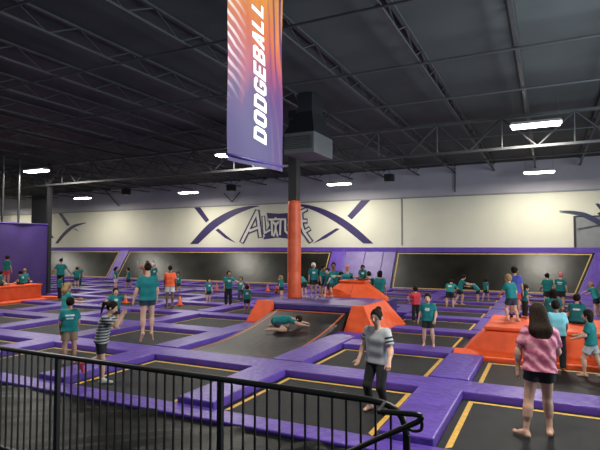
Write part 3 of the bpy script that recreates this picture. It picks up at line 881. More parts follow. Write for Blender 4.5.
cone(4, 328.5, 'orange cone on a purple pad at the left picture edge')
cone(125.5, 303, 'orange cone between the kid with outstretched arms and the jumping girl')
cone(181.5, 304, 'orange cone right of the boy in the orange shirt')
cone(216.7, 290, 'small orange cone left of the tallest kid by the wall trampoline')
cone(248.5, 290.5, 'small distant orange cone behind the kid left of the deck')
cone(265.7, 291, 'small distant orange cone just left of the orange column')


# ------------------------------------------------------------------ people: smooth bodies from distance fields
class Field:
    def __init__(s, lo, hi, h):
        s.h = h; s.lo = np.array(lo, dtype=np.float32) - 2 * h
        n = np.ceil((np.array(hi) + 2 * h - s.lo) / h).astype(int) + 1
        s.f = np.full(tuple(n), .25, dtype=np.float32); s.n = n

    def sub(s, lo, hi):
        a = np.clip(np.floor((np.array(lo) - s.lo) / s.h).astype(int), 0, s.n); b = np.clip(np.ceil((np.array(hi) - s.lo) / s.h).astype(int) + 1, 0, s.n)
        sl = tuple(slice(int(a[i]), int(b[i])) for i in range(3))
        g = np.meshgrid(*[s.lo[i] + s.h * np.arange(a[i], b[i], dtype=np.float32) for i in range(3)], indexing='ij', sparse=True)
        return sl, g

    def smin(s, sl, d, k):
        f = s.f[sl]
        if f.size == 0: return
        if k > 0:
            hh = np.maximum(k - np.abs(f - d), 0) / k
            s.f[sl] = np.minimum(f, d) - hh * hh * k * .25
        else: s.f[sl] = np.minimum(f, d)

    def cone(s, a, b, ra, rb, k=.02, cut=None):
        a, b = np.array(a, float), np.array(b, float); m = max(ra, rb) + k + 3 * s.h
        sl, (x, y, z) = s.sub(np.minimum(a, b) - m, np.maximum(a, b) + m)
        ba = b - a; L = max(float(ba @ ba), 1e-9)
        t = np.clip(((x - a[0]) * ba[0] + (y - a[1]) * ba[1] + (z - a[2]) * ba[2]) / L, 0, 1)
        d = np.sqrt((x - a[0] - t * ba[0]) ** 2 + (y - a[1] - t * ba[1]) ** 2 + (z - a[2] - t * ba[2]) ** 2) - (ra + (rb - ra) * t)
        if cut is not None:
            c, n = cut; d = np.maximum(d, (x - c[0]) * n[0] + (y - c[1]) * n[1] + (z - c[2]) * n[2])
        s.smin(sl, d.astype(np.float32), k)

    def ell_d(s, g, c, ax, rad):
        q = 0; q2 = 0
        for A, r in zip(ax, rad):
            w = ((g[0] - c[0]) * A[0] + (g[1] - c[1]) * A[1] + (g[2] - c[2]) * A[2])
            q = q + (w / r) ** 2; q2 = q2 + (w / (r * r)) ** 2
        k0 = np.sqrt(q); k1 = np.sqrt(q2)
        return k0 * (k0 - 1) / np.maximum(k1, 1e-6)

    def ell(s, c, ax, rad, k=.02):
        m = max(rad) + k + 3 * s.h
        sl, g = s.sub(np.array(c) - m, np.array(c) + m)
        s.smin(sl, s.ell_d(g, c, ax, rad).astype(np.float32), k)

    def cut_ell(s, c, ax, rad):
        m = max(rad) + 3 * s.h
        sl, g = s.sub(np.array(c) - m, np.array(c) + m)
        if s.f[sl].size: s.f[sl] = np.maximum(s.f[sl], -s.ell_d(g, c, ax, rad).astype(np.float32))

    def cut_plane(s, c, n):
        sl, (x, y, z) = s.sub(s.lo, s.lo + s.h * s.n)
        d = (x - c[0]) * n[0] + (y - c[1]) * n[1] + (z - c[2]) * n[2]
        s.f = np.maximum(s.f, d[tuple(slice(0, q) for q in s.n)].astype(np.float32))

    def mesh(s):
        f = s.f; ins = f < 0
        nx, ny, nz = f.shape
        acc = np.zeros((nx - 1, ny - 1, nz - 1, 3), np.float32); cnt = np.zeros((nx - 1, ny - 1, nz - 1), np.float32)
        C = [(i, j, k) for i in (0, 1) for j in (0, 1) for k in (0, 1)]
        V = lambda a, c: a[c[0]:nx - 1 + c[0], c[1]:ny - 1 + c[1], c[2]:nz - 1 + c[2]]
        tot = sum(V(ins, c).astype(np.int8) for c in C)
        act = (tot > 0) & (tot < 8)
        idx = np.argwhere(act)
        if len(idx) == 0: return [], []
        val = {c: V(f, c)[act] for c in C}
        acc = np.zeros((len(idx), 3), np.float32); cnt = np.zeros(len(idx), np.float32)
        for c in C:
            for ax in range(3):
                if c[ax]: continue
                d = list(c); d[ax] = 1; d = tuple(d)
                a, b = val[c], val[d]; on = (a < 0) != (b < 0)
                t = np.where(on, a / np.where(on, a - b, 1), 0)
                for q in range(3):
                    acc[:, q] += np.where(on, c[q] + (t if q == ax else 0), 0)
                cnt += on
        P = (idx + acc / cnt[:, None]) * s.h + s.lo
        num = np.full(act.shape, -1, np.int64); num[act] = np.arange(len(idx))
        F = []
        for ax in range(3):
            sl0 = [slice(None)] * 3; sl1 = [slice(None)] * 3
            sl0[ax] = slice(0, -1); sl1[ax] = slice(1, None)
            A, B = ins[tuple(sl0)], ins[tuple(sl1)]
            e = np.argwhere(A != B)
            u, w = (ax + 1) % 3, (ax + 2) % 3
            ok = (e[:, u] > 0) & (e[:, w] > 0) & (e[:, u] < f.shape[u] - 1) & (e[:, w] < f.shape[w] - 1)
            e = e[ok]
            if not len(e): continue
            q = []
            for du, dw in ((-1, -1), (0, -1), (0, 0), (-1, 0)):
                g = e.copy(); g[:, u] += du; g[:, w] += dw; q.append(num[g[:, 0], g[:, 1], g[:, 2]])
            q = np.stack(q, 1)
            flip = ~A[e[:, 0], e[:, 1], e[:, 2]]
            q[flip] = q[flip][:, ::-1]
            F.append(q)
        F = np.concatenate(F)
        return P, F


def np3(v): return np.array(v, float)


def nrm(v):
    v = np3(v); return v / max(np.linalg.norm(v), 1e-9)


def build_mesh(name, parts, mats, parent):
    """parts: list of (verts, faces, material index) merged in one mesh"""
    vs, fs, fm, n = [], [], [], 0
    for P, F, mi in parts:
        if not len(P): continue
        vs.extend(map(tuple, np.asarray(P, float).tolist()))
        for q in (F.tolist() if hasattr(F, 'tolist') else F): fs.append(tuple(i + n for i in q)); fm.append(mi)
        n += len(P)
    return mesh_obj(name, vs, fs, mats, parent, fm, True)


def tube_pf(pts, rad, n=6):
    bm = bmesh.new(); tube(bm, pts, list(rad), n)
    bm.verts.index_update()
    P = [tuple(v.co) for v in bm.verts]; F = [[v.index for v in f.verts] for f in bm.faces]; bm.free()
    return P, F


def blob_pf(c, ax, rad, nu=8, nv=6):
    P, F = [], []
    for i in range(nv + 1):
        th = math.pi * i / nv
        for j in range(nu):
            ph = 2 * math.pi * j / nu
            q = np3(c) + ax[0] * rad[0] * math.sin(th) * math.cos(ph) + ax[1] * rad[1] * math.sin(th) * math.sin(ph) + ax[2] * rad[2] * math.cos(th)
            P.append(tuple(q))
    for i in range(nv):
        for j in range(nu):
            F.append((i * nu + j, (i + 1) * nu + j, (i + 1) * nu + (j + 1) % nu, i * nu + (j + 1) % nu))
    return P, F


STAND = dict(lean=(0, .03), armL=((.22, .02, -1), (.08, .25, -1)), armR=((.22, .02, -1), (.08, .25, -1)), legL=((.07, .02, -1), (.0, -.03, -1)), legR=((.07, .02, -1), (.0, -.03, -1)))


def pose(**k):
    d = dict(STAND); d.update(k); return d


WALK = pose(armL=((.15, .5, -1), (0, .8, -.7)), armR=((.2, -.5, -1), (.1, -.1, -1)), legL=((.05, -.35, -1), (0, -.5, -1)), legR=((.05, .4, -1), (0, .05, -1)))
RUN = pose(lean=(0, .3), armL=((.3, .6, -.7), (0, .9, .3)), armR=((.3, -.7, -.7), (.1, .2, -1)), legL=((.05, -.3, -1), (0, -1, -.45)), legR=((.05, .6, -1), (0, -.15, -1)))
BOW = pose(lean=(0, 1.3), armL=((.2, .6, -1), (0, .4, -1)), armR=((.2, .6, -1), (0, .4, -1)), legL=((.12, .15, -1), (0, -.15, -1)), legR=((.12, .15, -1), (0, -.15, -1)))
SITF = pose(lean=(0, -.05), legL=((.12, 1, .10), (0, 1, -.25)), legR=((.12, 1, .10), (0, 1, -.25)), armL=((.3, .1, -1), (0, .6, -.6)), armR=((.3, .1, -1), (0, .6, -.6)))
SITE = pose(lean=(0, .1), legL=((.12, 1, .02), (0, .1, -1)), legR=((.12, 1, .02), (0, .1, -1)), armL=((.3, .2, -1), (0, .7, -.6)), armR=((.3, .2, -1), (0, .7, -.6)), seat=True)
CROSS = pose(lean=(0, .15), legL=((.75, .8, .05), (-.9, .1, -.15)), legR=((.75, .8, .05), (-.9, .1, -.15)), armL=((.25, .3, -1), (-.1, .8, -.5)), armR=((.25, .3, -1), (-.1, .8, -.5)))
SQUAT = pose(lean=(0, .5), legL=((.3, .95, .25), (0, -.55, -1)), legR=((.3, .95, .25), (0, -.55, -1)), armL=((.2, .7, -.7), (-.1, .8, -.4)), armR=((.2, .7, -.7), (-.1, .8, -.4)))
REACH = pose(lean=(0, .12), armL=((.9, .3, -.15), (.9, .4, .1)), armR=((.9, .3, -.2), (.8, .5, 0)))


def person(label, x, fy, h, face=0, ps=STAND, z=0.0, shirt=None, low=('shorts', None), hair=('short', 'dark'), skin=0, shoe=None, pr=None, jump=0.0, at=None, extra=None, group=None):
    shirt = shirt or M_TEAL; lowm = low[1] or M_BLKC
    p = on_z(x, fy, z) if at is None else Vector(at)
    if at is None and z == 0 and not jump:
        p, z = settle(x, fy)
    dist = (p - CAM).length
    vox = .0085 if dist < 9.5 else .011 if dist < 13 else .0145 if dist < 20 else .018
    away = math.atan2(p.y - CAM.y, p.x - CAM.x)
    e = empty('person', (p.x, p.y, z + jump), away - R(face) - R(90))
    tag(e, label, 'person', group)
    HH = .165 + .035 * h
    s = nrm((ps['lean'][0], ps['lean'][1], 1)) if len(ps['lean']) == 2 else nrm(ps['lean'])
    a = nrm(np3((1, 0, 0)) - s * s[0]); tw = ps.get('twist', 0)
    if tw: a = a * math.cos(tw) + np.cross(s, a) * math.sin(tw)
    fwd = np.cross(s, a)
    P = np3((0, 0, 0)); N = P + s * .29 * h
    hd = ps.get('head', (0, .05)); n = nrm(s + a * hd[0] + fwd * hd[1])
    if 'headv' in ps: n = nrm(ps['headv'])
    hy = ps.get('turn', 0.0)
    ha = nrm(a - n * (a @ n)); ha = ha * math.cos(hy) + np.cross(n, ha) * math.sin(hy); hf = np.cross(n, ha)
    Hc = N + n * (.195 * h - HH * .5) + hf * .012 * h
    J = {}
    for sd, sg in (('L', -1), ('R', 1)):
        u, fo = [nrm((sg * q[0], q[1], q[2])) for q in ps['arm' + sd]]
        S = P + s * .268 * h + a * sg * .098 * h; E = S + u * .165 * h; W = E + fo * .145 * h
        t, sh = [nrm((sg * q[0], q[1], q[2])) for q in ps['leg' + sd]]
        Hp = P + np3((sg * .05 * h, 0, -.02 * h)); K = Hp + t * .245 * h; A = K + sh * .225 * h
        ft = nrm(ps.get('foot' + sd, (.12 * sg, 1, 0)))
        # a foot tips with the shin when the leg is far from upright
        if 'foot' + sd not in ps and sh[2] > -.8: ft = nrm(np3((0, 1, 0)) * (-sh[2]) + np3((0, 0, 1)) * sh[1] + np3((0, .25, 0)))
        hl = A - nrm(sh * -1) * .022 * h - ft * .02 * h; toe = A + sh * .026 * h + ft * .095 * h
        J[sd] = dict(S=S, E=E, W=W, u=u, fo=fo, Hp=Hp, K=K, A=A, hl=hl, toe=toe, ft=ft, t=t, sh=sh, sg=sg)
    low_pts = []
    if ps.get('seat'): low_pts = [P[2] - .075 * h]
    else:
        for d in J.values(): low_pts += [d['hl'][2] - .02 * h, d['toe'][2] - .014 * h, d['A'][2] - .026 * h, d['K'][2] - .036 * h, d['W'][2] - .03 * h]
        low_pts += [P[2] - .075 * h, Hc[2] - .5 * HH]
    up = np3((0, 0, -min(low_pts)))
    P, N, Hc = P + up, N + up, Hc + up
    for d in J.values():
        for k in ('S', 'E', 'W', 'Hp', 'K', 'A', 'hl', 'toe'): d[k] = d[k] + up
    if not jump and not ps.get('seat'):
        for d in J.values():
            dz = min(d['hl'][2] - .02 * h, d['toe'][2] - .014 * h, d['A'][2] - .026 * h)
            if 0 < dz < .09 * h and d['sh'][2] < -.5:
                for k in ('A', 'hl', 'toe'): d[k] = d[k] - np3((0, 0, dz))
                d['K'] = d['K'] - np3((0, 0, dz * .5))
    allp = [P, N, Hc + n * HH * .6, Hc] + [d[k] for d in J.values() for k in ('S', 'E', 'W', 'Hp', 'K', 'A', 'hl', 'toe')] + [d['W'] + d['fo'] * .1 * h for d in J.values()]
    lo = np.min(allp, 0) - .10 * h; hi = np.max(allp, 0) + .10 * h
    c = lambda f: f * h
    # ---- body
    F = Field(lo, hi, vox)
    F.cone(P - a * c(.042), P + a * c(.042), c(.056), c(.056), .02)
    F.cone(P + s * c(.09) - a * c(.034), P + s * c(.09) + a * c(.034), c(.052), c(.052), c(.05))
    F.cone(P + s * c(.19) - a * c(.05), P + s * c(.19) + a * c(.05), c(.058), c(.058), c(.05))
    F.cone(P + s * c(.262) - a * c(.078), P + s * c(.262) + a * c(.078), c(.032), c(.032), c(.05))
    F.cone(N - s * c(.03), Hc - n * HH * .15, c(.034), c(.030), c(.02))
    F.ell(Hc + n * HH * .06 - hf * HH * .02, (ha, hf, n), (HH * .355, HH * .42, HH * .44), .01)
    F.ell(Hc - n * HH * .2 + hf * HH * .12, (ha, hf, n), (HH * .25, HH * .27, HH * .28), .03)
    if dist < 20:
        F.cone(Hc + hf * HH * .40 + n * HH * .05, Hc + hf * HH * .475 - n * HH * .10, HH * .045, HH * .075, .012)
        for q in (-1, 1): F.ell(Hc + ha * q * HH * .36 - n * HH * .05 - hf * HH * .02, (ha, hf, n), (HH * .06, HH * .09, HH * .14), .008)
    for d in J.values():
        F.cone(d['S'], d['E'], c(.031), c(.024), c(.03)); F.cone(d['E'], d['W'], c(.0245), c(.0165), c(.012))
        F.cone(d['E'] + d['fo'] * c(.03), d['E'] + d['fo'] * c(.06), c(.026), c(.022), c(.02))
        F.cone(d['Hp'], d['K'], c(.053), c(.034), c(.03)); F.cone(d['K'], d['A'], c(.033), c(.020), c(.015))
        bk = nrm(np.cross(d['sh'], np3((1, 0, 0)))) * -1
        if bk[1] > 0 and d['sh'][2] < -.5: bk = -bk
        F.cone(d['K'] + d['sh'] * c(.05) + bk * c(.012), d['K'] + d['sh'] * c(.1) + bk * c(.010), c(.033), c(.028), c(.03))
        F.cone(d['A'], d['hl'], c(.021), c(.020), c(.012)); F.cone(d['hl'], d['toe'], c(.019), c(.014), c(.012))
        F.cone(d['A'], d['toe'] * .5 + d['A'] * .5, c(.02), c(.017), c(.012)); F.cone(d['toe'], d['toe'] + d['ft'] * c(.018) + np3((d['sg'] * c(-.008), 0, 0)), c(.015), c(.011), c(.01))
    # palms
    hands = []
    for d in J.values():
        fo = d['fo']; side = nrm(np.cross(fo, np3((0, 0, 1))) if abs(fo[2]) < .85 else np3((0, 1, 0)) - fo * fo[1])
        pn = nrm(np.cross(side, fo)) * (1 if d['sg'] > 0 else -1)
        Kn = d['W'] + fo * c(.052)
        for q in (-1, 0, 1): F.cone(d['W'] + side * q * c(.006), Kn + side * q * c(.0125), c(.0125), c(.0115), c(.006))
        hands.append((d, fo, side, pn, Kn))
    bp = [(*F.mesh(), 0)]
    bvh = BVHTree.FromPolygons([tuple(q) for q in bp[0][0].tolist()], bp[0][1].tolist())
    # fingers of unequal length, curled, and a thumb from the side of the palm
    for d, fo, side, pn, Kn in hands:
        curl = ps.get('curl', .35)
        for q, ln in ((-1.5, .034), (-.5, .042), (.5, .045), (1.5, .041)):
            b0 = Kn + side * q * c(.0085) - fo * c(.006); pts = [b0]; dr = nrm(fo + side * q * .05)
            for k in range(3):
                dr = nrm(dr + pn * curl * (.6 + .4 * k)); pts.append(pts[-1] + dr * c(ln) * (.42, .33, .25)[k])
            rr = max(.0052 * h, .0055)
            bp.append((*tube_pf(pts, [rr * 1.05, rr, rr * .92, rr * .7], 6), 0))
        b0 = d['W'] + fo * c(.018) + side * c(.012); d1 = nrm(fo * .7 + side * .8 + pn * .25); d2 = nrm(fo + side * .25 + pn * .4)
        rr = max(.0062 * h, .0062)
        bp.append((*tube_pf([b0, b0 + d1 * c(.026), b0 + d1 * c(.026) + d2 * c(.022), b0 + d1 * c(.026) + d2 * c(.034)], [rr * 1.2, rr, rr * .9, rr * .6], 6), 0))
    # face
    def hit(u, w):
        o = Hc + ha * u * HH + n * w * HH + hf * HH
        r = bvh.ray_cast(Vector(o), Vector(-hf)); return np3(r[0]) if r[0] is not None else o - hf * HH * .6
    if dist < 24:
        for q in (-1, 1):
            c0 = hit(q * .155, .0)
            bp.append((*blob_pf(c0 - hf * HH * .012, (ha, hf, n), (HH * .070, HH * .028, HH * .036)), 1))
            bp.append((*blob_pf(c0 + hf * HH * .008, (ha, hf, n), (HH * .036, HH * .016, HH * .035)), 2))
            bp.append((*tube_pf([hit(q * .075, .112), hit(q * .155, .128), hit(q * .235, .098)], [HH * .010, HH * .013, HH * .007], 5), 4))
        c0 = hit(0, -.27)
        bp.append((*blob_pf(c0 - hf * HH * .005, (ha, hf, n), (HH * .11, HH * .022, HH * .034)), 3))
    hm = HAIR.get(hair[1], HAIR['dark'])
    build_mesh('body', bp, [SKIN[skin], M_EYE, M_IRIS, LIPS[skin], HAIR['dark'] if hair[1] in ('white', 'pink') else hm], e)
    # ---- hair or cap
    st = hair[0]
    if st != 'none':
        F = Field(np.minimum(Hc - HH * 1.0, Hc - HH), Hc + HH * 1.0, min(vox, .012)) if st not in ('long', 'pony', 'bob') else Field(np.minimum(Hc - HH, P - .1) - .05, Hc + HH * 1.1, min(vox, .012))
        th = .035 if st != 'buzz' else .012
        F.ell(Hc + n * HH * .085 - hf * HH * .035, (ha, hf, n), (HH * (.36 + th), HH * (.425 + th), HH * (.44 + th)), .0)
        F.cut_ell(Hc + hf * HH * .46 - n * HH * .20, (ha, hf, n), (HH * .40, HH * .36, HH * .52))
        F.cut_plane(Hc - n * HH * .24, -n + hf * (.5 if st != 'cap' else .0) * 1.0)
        back = ps.get('hairdir', nrm(-s * .9 - fwd * .12 + np3((0, 0, -.25))))
        if st == 'long':
            L = hair[2] if len(hair) > 2 else .3
            for q in (-1, 0, 1):
                b0 = Hc - hf * HH * .18 + ha * q * HH * .2 + n * HH * .1; b1 = b0 + back * L * .5 + ha * q * HH * .17 - hf * HH * (.3 if L > .3 else .14); b2 = b0 + back * L * (1.0 if q else 1.08) + ha * q * HH * .07 - hf * HH * (.4 if L > .3 else .1)
                F.cone(b0, b1, HH * .27, HH * .24, .04); F.cone(b1, b2, HH * .24, HH * .13, .06)
        if st == 'bob':
            for q in (-1, 0, 1):
                b0 = Hc - hf * HH * .16 + ha * q * HH * .22; F.cone(b0, b0 + back * HH * .5, HH * .24, HH * .17, .02)
        if st == 'pony':
            b0 = Hc - hf * HH * .46 + n * HH * .16; b1 = b0 - hf * HH * .26 - n * HH * .12; L = hair[2] if len(hair) > 2 else .22
            F.cone(b0, b1, HH * .13, HH * .14, .01); F.cone(b1, b1 + back * L, HH * .14, HH * .05, .02)
        if st == 'bun': F.ell(Hc + n * HH * .42 - hf * HH * .38, (ha, hf, n), (HH * .2, HH * .2, HH * .19), .02)
        if st == 'cap': F.ell(Hc + n * HH * .2 + hf * HH * .48, (ha, hf, n), (HH * .28, HH * .26, HH * .045), .01)
        build_mesh('cap' if st == 'cap' else 'hair', [(*F.mesh(), 0)], [hm], e)
    # ---- shirt
    if shirt != 'none':
        F = Field(lo, hi, vox); m = .013 + .006 * h; hem = P - s * c(.035)
        F.cone(P + s * c(-.04) - a * c(.048), P + s * c(-.04) + a * c(.048), c(.068) + m, c(.068) + m, .02)
        F.cone(P + s * c(.08) - a * c(.042), P + s * c(.08) + a * c(.042), c(.060) + m, c(.060) + m, c(.06))
        F.cone(P + s * c(.19) - a * c(.05), P + s * c(.19) + a * c(.05), c(.058) + m, c(.058) + m, c(.06))
        F.cone(P + s * c(.262) - a * c(.078), P + s * c(.262) + a * c(.078), c(.032) + m * .8, c(.032) + m * .8, c(.04))
        F.cut_plane(hem, -s); F.cut_plane(N + s * c(.012), s)
        for d in J.values():
            k = ps.get('sleeve', .72); end = d['S'] + d['u'] * c(.165) * k
            F.cone(d['S'], d['S'] + d['u'] * c(.165) * (k + .35), c(.028) + m * .8, c(.030) + m * 1.1, c(.02), cut=(end, d['u']))
        Ps, Fs = F.mesh(); so = build_mesh('shirt', [(Ps, Fs, 0)], [shirt], e)
        if pr:
            sv = BVHTree.FromPolygons([tuple(q) for q in Ps.tolist()], Fs.tolist())
            dr = fwd if pr[0] == 'front' else -fwd
            wv, hv = pr[1] * h, pr[2] * h; ctr = P + s * c(pr[3] if len(pr) > 3 else .17)
            vs, fs = [], []
            rows = [(-.5, .5)] if len(pr) < 5 else [(-.5, -.18), (.12, .5)]
            for r0, r1 in rows:
                base = len(vs); nu, nv = 8, 3; wk = 1.0 if r0 > 0 or len(rows) == 1 else .8
                for iv in range(nv + 1):
                    for iu in range(nu + 1):
                        o = ctr + a * wv * wk * (iu / nu - .5) + s * hv * (r0 + (r1 - r0) * iv / nv) + dr * .5
                        r = sv.ray_cast(Vector(o), Vector(-dr)); q = (np3(r[0]) if r[0] is not None else o - dr * (.5 - c(.07))) + dr * .004
                        vs.append(tuple(q))
                for iv in range(nv):
                    for iu in range(nu):
                        if len(rows) == 1 and iv in (0, nv - 1) and iu in (0, nu - 1): continue
                        q = base + iv * (nu + 1) + iu; fs.append((q, q + 1, q + nu + 2, q + nu + 1))
            mesh_obj('shirt_print', vs, fs, M_PRINT, so)
        if extra and 'bands' in extra:
            for d in J.values():
                for k0, k1 in ((.28, .39), (.50, .60)):
                    F = Field(lo, hi, vox)
                    F.cone(d['S'] + d['u'] * c(.165) * (k0 - .1), d['S'] + d['u'] * c(.165) * (k1 + .1), c(.029) + m * 1.15, c(.030) + m * 1.2, 0)
                    F.cut_plane(d['S'] + d['u'] * c(.165) * k0, -d['u']); F.cut_plane(d['S'] + d['u'] * c(.165) * k1, d['u'])
                    build_mesh('sleeve_band', [(*F.mesh(), 0)], [M_NAVC], so)
    # ---- shorts or trousers
    F = Field(lo, hi, vox); kind = low[0]; m = .008 + .004 * h
    F.cone(P - a * c(.042), P + a * c(.042), c(.057) + m, c(.057) + m, .02)
    F.cone(P + s * c(.06) - a * c(.036), P + s * c(.06) + a * c(.036), c(.054) + m, c(.054) + m, c(.04))
    F.cut_plane(P + s * c(.005), s)
    for d in J.values():
        if kind == 'shorts' or kind == 'short':
            k = .62 if kind == 'shorts' else .34; end = d['Hp'] + d['t'] * c(.245) * k
            F.cone(d['Hp'], d['Hp'] + d['t'] * c(.245) * (k + .3), c(.053) + m, c(.05) + m * 1.1, c(.03), cut=(end, d['t']))
        elif kind == 'leggings':
            F.cone(d['Hp'], d['K'], c(.053) + m, c(.034) + m, c(.03)); end = d['K'] + d['sh'] * c(.13)
            F.cone(d['K'], d['A'], c(.035) + m, c(.024) + m, c(.02), cut=(end, d['sh']))
        else:
            F.cone(d['Hp'], d['K'], c(.053) + m, c(.04) + m, c(.03)); F.cone(d['K'], d['A'], c(.04) + m, c(.032) + m, c(.02), cut=(d['A'] + d['sh'] * c(.005), d['sh']))
    build_mesh('trousers' if kind in ('trousers', 'leggings') else 'shorts', [(*F.mesh(), 0)], [lowm], e)
    # ---- socks or shoes
    if shoe:
        for sd, d in J.items():
            m_ = shoe if not isinstance(shoe, dict) else shoe.get(sd)
            if m_ is None: continue
            F = Field(np.minimum(d['A'], d['toe']) - .08, np.maximum(d['A'], d['toe']) + .08, min(vox, .01)); m = .006
            F.cone(d['A'] - d['sh'] * c(.02), d['hl'], c(.022) + m, c(.021) + m, .012); F.cone(d['hl'], d['toe'], c(.020) + m, c(.015) + m, .012)
            F.cone(d['A'], d['toe'] * .5 + d['A'] * .5, c(.021) + m, c(.018) + m, .012); F.cone(d['toe'], d['toe'] + d['ft'] * c(.018), c(.016) + m, c(.012) + m, .01)
            F.cut_plane(d['A'] - d['sh'] * c(.03), -d['sh'])
            build_mesh('sock', [(*F.mesh(), 0)], [m_], e)
    if extra and 'glasses' in extra:
        bm = bmesh.new()
        for q in (-1, 1):
            cc = hit(q * .16, .0) + hf * HH * .05
            tube(bm, [cc + ha * HH * .11 * math.cos(t) + n * HH * .075 * math.sin(t) for t in [k * math.pi / 8 for k in range(17)]], .0032, 5)
            tube(bm, [cc + ha * q * HH * .11, Hc + ha * q * HH * .40 - hf * HH * .02 + n * HH * .0], .003, 5)
        tube(bm, [hit(-.16, 0) + hf * HH * .05 + ha * HH * .11, hit(.16, 0) + hf * HH * .05 - ha * HH * .11], .003, 5)
        bm_obj('glasses', bm, M_BLK, e)
    return e


S, W_, RN = STAND, WALK, RUN
FR = ('front', .10, .06, .19)
BK = ('back', .13, .07, .19, 2)
# nearest people
person('girl in a pink tie-dye shirt with long dark hair, walking away barefoot', 541, 437, 1.66, -10,
       pose(lean=(.05, .14), head=(-.1, .1), armL=((.38, .0, -1), (.05, .1, -1)), armR=((.25, .3, -1), (-.1, .9, -.4)), legL=((.14, -.02, -1), (.12, -.12, -1)), legR=((.05, .3, -1), (.02, -.25, -1)), footL=(-.75, .75, 0), footR=(.3, .95, -.12), hairdir=nrm((0, -.12, -1)), twist=.1),
       shirt=M_TIE, low=('short', M_BLKC), hair=('long', 'brown', .52), skin=0)
person('girl with glasses in a grey tee with dark sleeve bands, black leggings, facing us', 378, 411, 1.52, 205,
       pose(lean=(-.06, .12), head=(0, .1), armL=((.3, .15, -1), (.2, .75, -.7)), armR=((.35, -.1, -1), (.1, .55, -.8)), legL=((.12, .45, -1), (.05, -.5, -1)), legR=((.12, .3, -1), (.05, -.35, -1))),
       shirt=M_GTEE, low=('leggings', M_BLKC), hair=('bun', 'dark'), skin=0, shoe={'L': M_CHAR, 'R': None}, extra='bands glasses')
person('girl in a black and white striped shirt leaping behind the railing', 101, 382, 1.44, 105,
       pose(lean=(.05, .22), head=(0, .2), armL=((.3, .75, -.75), (-.35, .5, .95)), armR=((.15, .8, -.5), (-.2, .5, .95)), legL=((.12, -.2, -1), (.05, -1, -.3)), legR=((.05, .12, -1), (0, .02, -1))),
       shirt=M_STRIPE, low=('shorts', M_BLKC), hair=('pony', 'brown', .2), skin=0, shoe={'L': M_PINKC, 'R': M_WHC})
person('boy in a teal shirt and khaki shorts standing behind the railing, back to us', 69, 364, 1.34, 0,
       pose(armL=((.18, .02, -1), (.0, .3, -1)), armR=((.15, .1, -1), (-.1, .6, -.9))), low=('shorts', M_KHA), hair=('short', 'dark'), skin=1, pr=BK)
person('tall girl in a teal shirt and dark shorts jumping in the air, back to us', 147, 347, 1.72, -8,
       pose(lean=(0, .0), armL=((.3, .05, -1), (.25, .25, -1)), armR=((.2, .1, -1), (.0, .3, -1)), legL=((.03, .03, -1), (.02, -.08, -1)), legR=((.03, .06, -1), (.0, -.1, -1)), footL=(-.25, .45, -.85), footR=(.25, .5, -.8)),
       low=('short', M_NAVC), hair=('bun', 'brown'), skin=0, jump=.13)
person('blond girl in a teal top turned to the right behind the boy in khaki shorts', 66, 337, 1.36, 75, pose(armL=((.1, .7, -.8), (0, 1, .1)), armR=((.1, .6, -.9), (0, .9, -.1))), shirt=M_TEAL2, hair=('long', 'blond', .22), skin=0)
person('child with a white shirt print holding both arms out behind the striped girl', 115, 329, 1.13, 165, pose(armL=((1, .25, -.25), (1, .35, .05)), armR=((.8, .25, -.6), (.6, .6, -.2))), hair=('short', 'brown'), skin=0, pr=FR)
person('child in a teal shirt and black shorts walking towards us on the trampolines', 429, 346, 1.2, 188, pose(armL=((.35, .05, -1), (-.1, .5, -.8)), armR=((.3, -.1, -1), (.25, .2, -1)), legL=((.12, .12, -1), (.08, -.1, -1)), legR=((.1, .05, -1), (.05, -.1, -1))), hair=('short', 'brown'), skin=0, pr=FR)
person('boy in a red shirt and black trousers seen from behind', 416, 322, 1.12, -20, pose(armL=((.7, .2, -.6), (-.4, .3, -.8)), armR=((.3, .2, -.9), (0, .6, -.6))), shirt=M_RED, low=('trousers', M_BLKC), hair=('short', 'brown'), skin=0)
person('child in a teal shirt bent forward, back to us, left of the running child', 450, 309, 1.25, 10, pose(lean=(0, .75), armL=((.4, .5, -.7), (-.3, .6, -.4)), armR=((.5, .4, -.6), (-.4, .5, -.5)), legL=((.2, .15, -1), (.05, -.2, -1)), legR=((.15, .3, -1), (.05, -.3, -1))), shirt=M_TEAL2, hair=('short', 'brown'), pr=('back', .14, .06, .17))
person('child in a teal shirt running with an arm stretched out to the right', 461, 304, 1.28, 78, pose(lean=(0, .3), armL=((.15, .9, -.5), (0, 1, -.05)), armR=((.15, .8, -.6), (0, 1, -.1)), legL=((.05, -.2, -1), (0, -.5, -1)), legR=((.05, .4, -1), (0, -.2, -1))), hair=('short', 'brown'))
person('small child bending forward in front of the right wall trampoline', 478, 303, 1.05, -75, pose(lean=(0, .8), armL=((.1, .8, -.5), (0, 1, .1)), armR=((.1, .8, -.6), (0, 1, 0))), shirt=M_TEAL2, hair=('short', 'brown'))
person('child in a teal shirt at a distance, second right of the running child', 486, 301, 1.0, 30, W_, hair=('short', 'brown'))
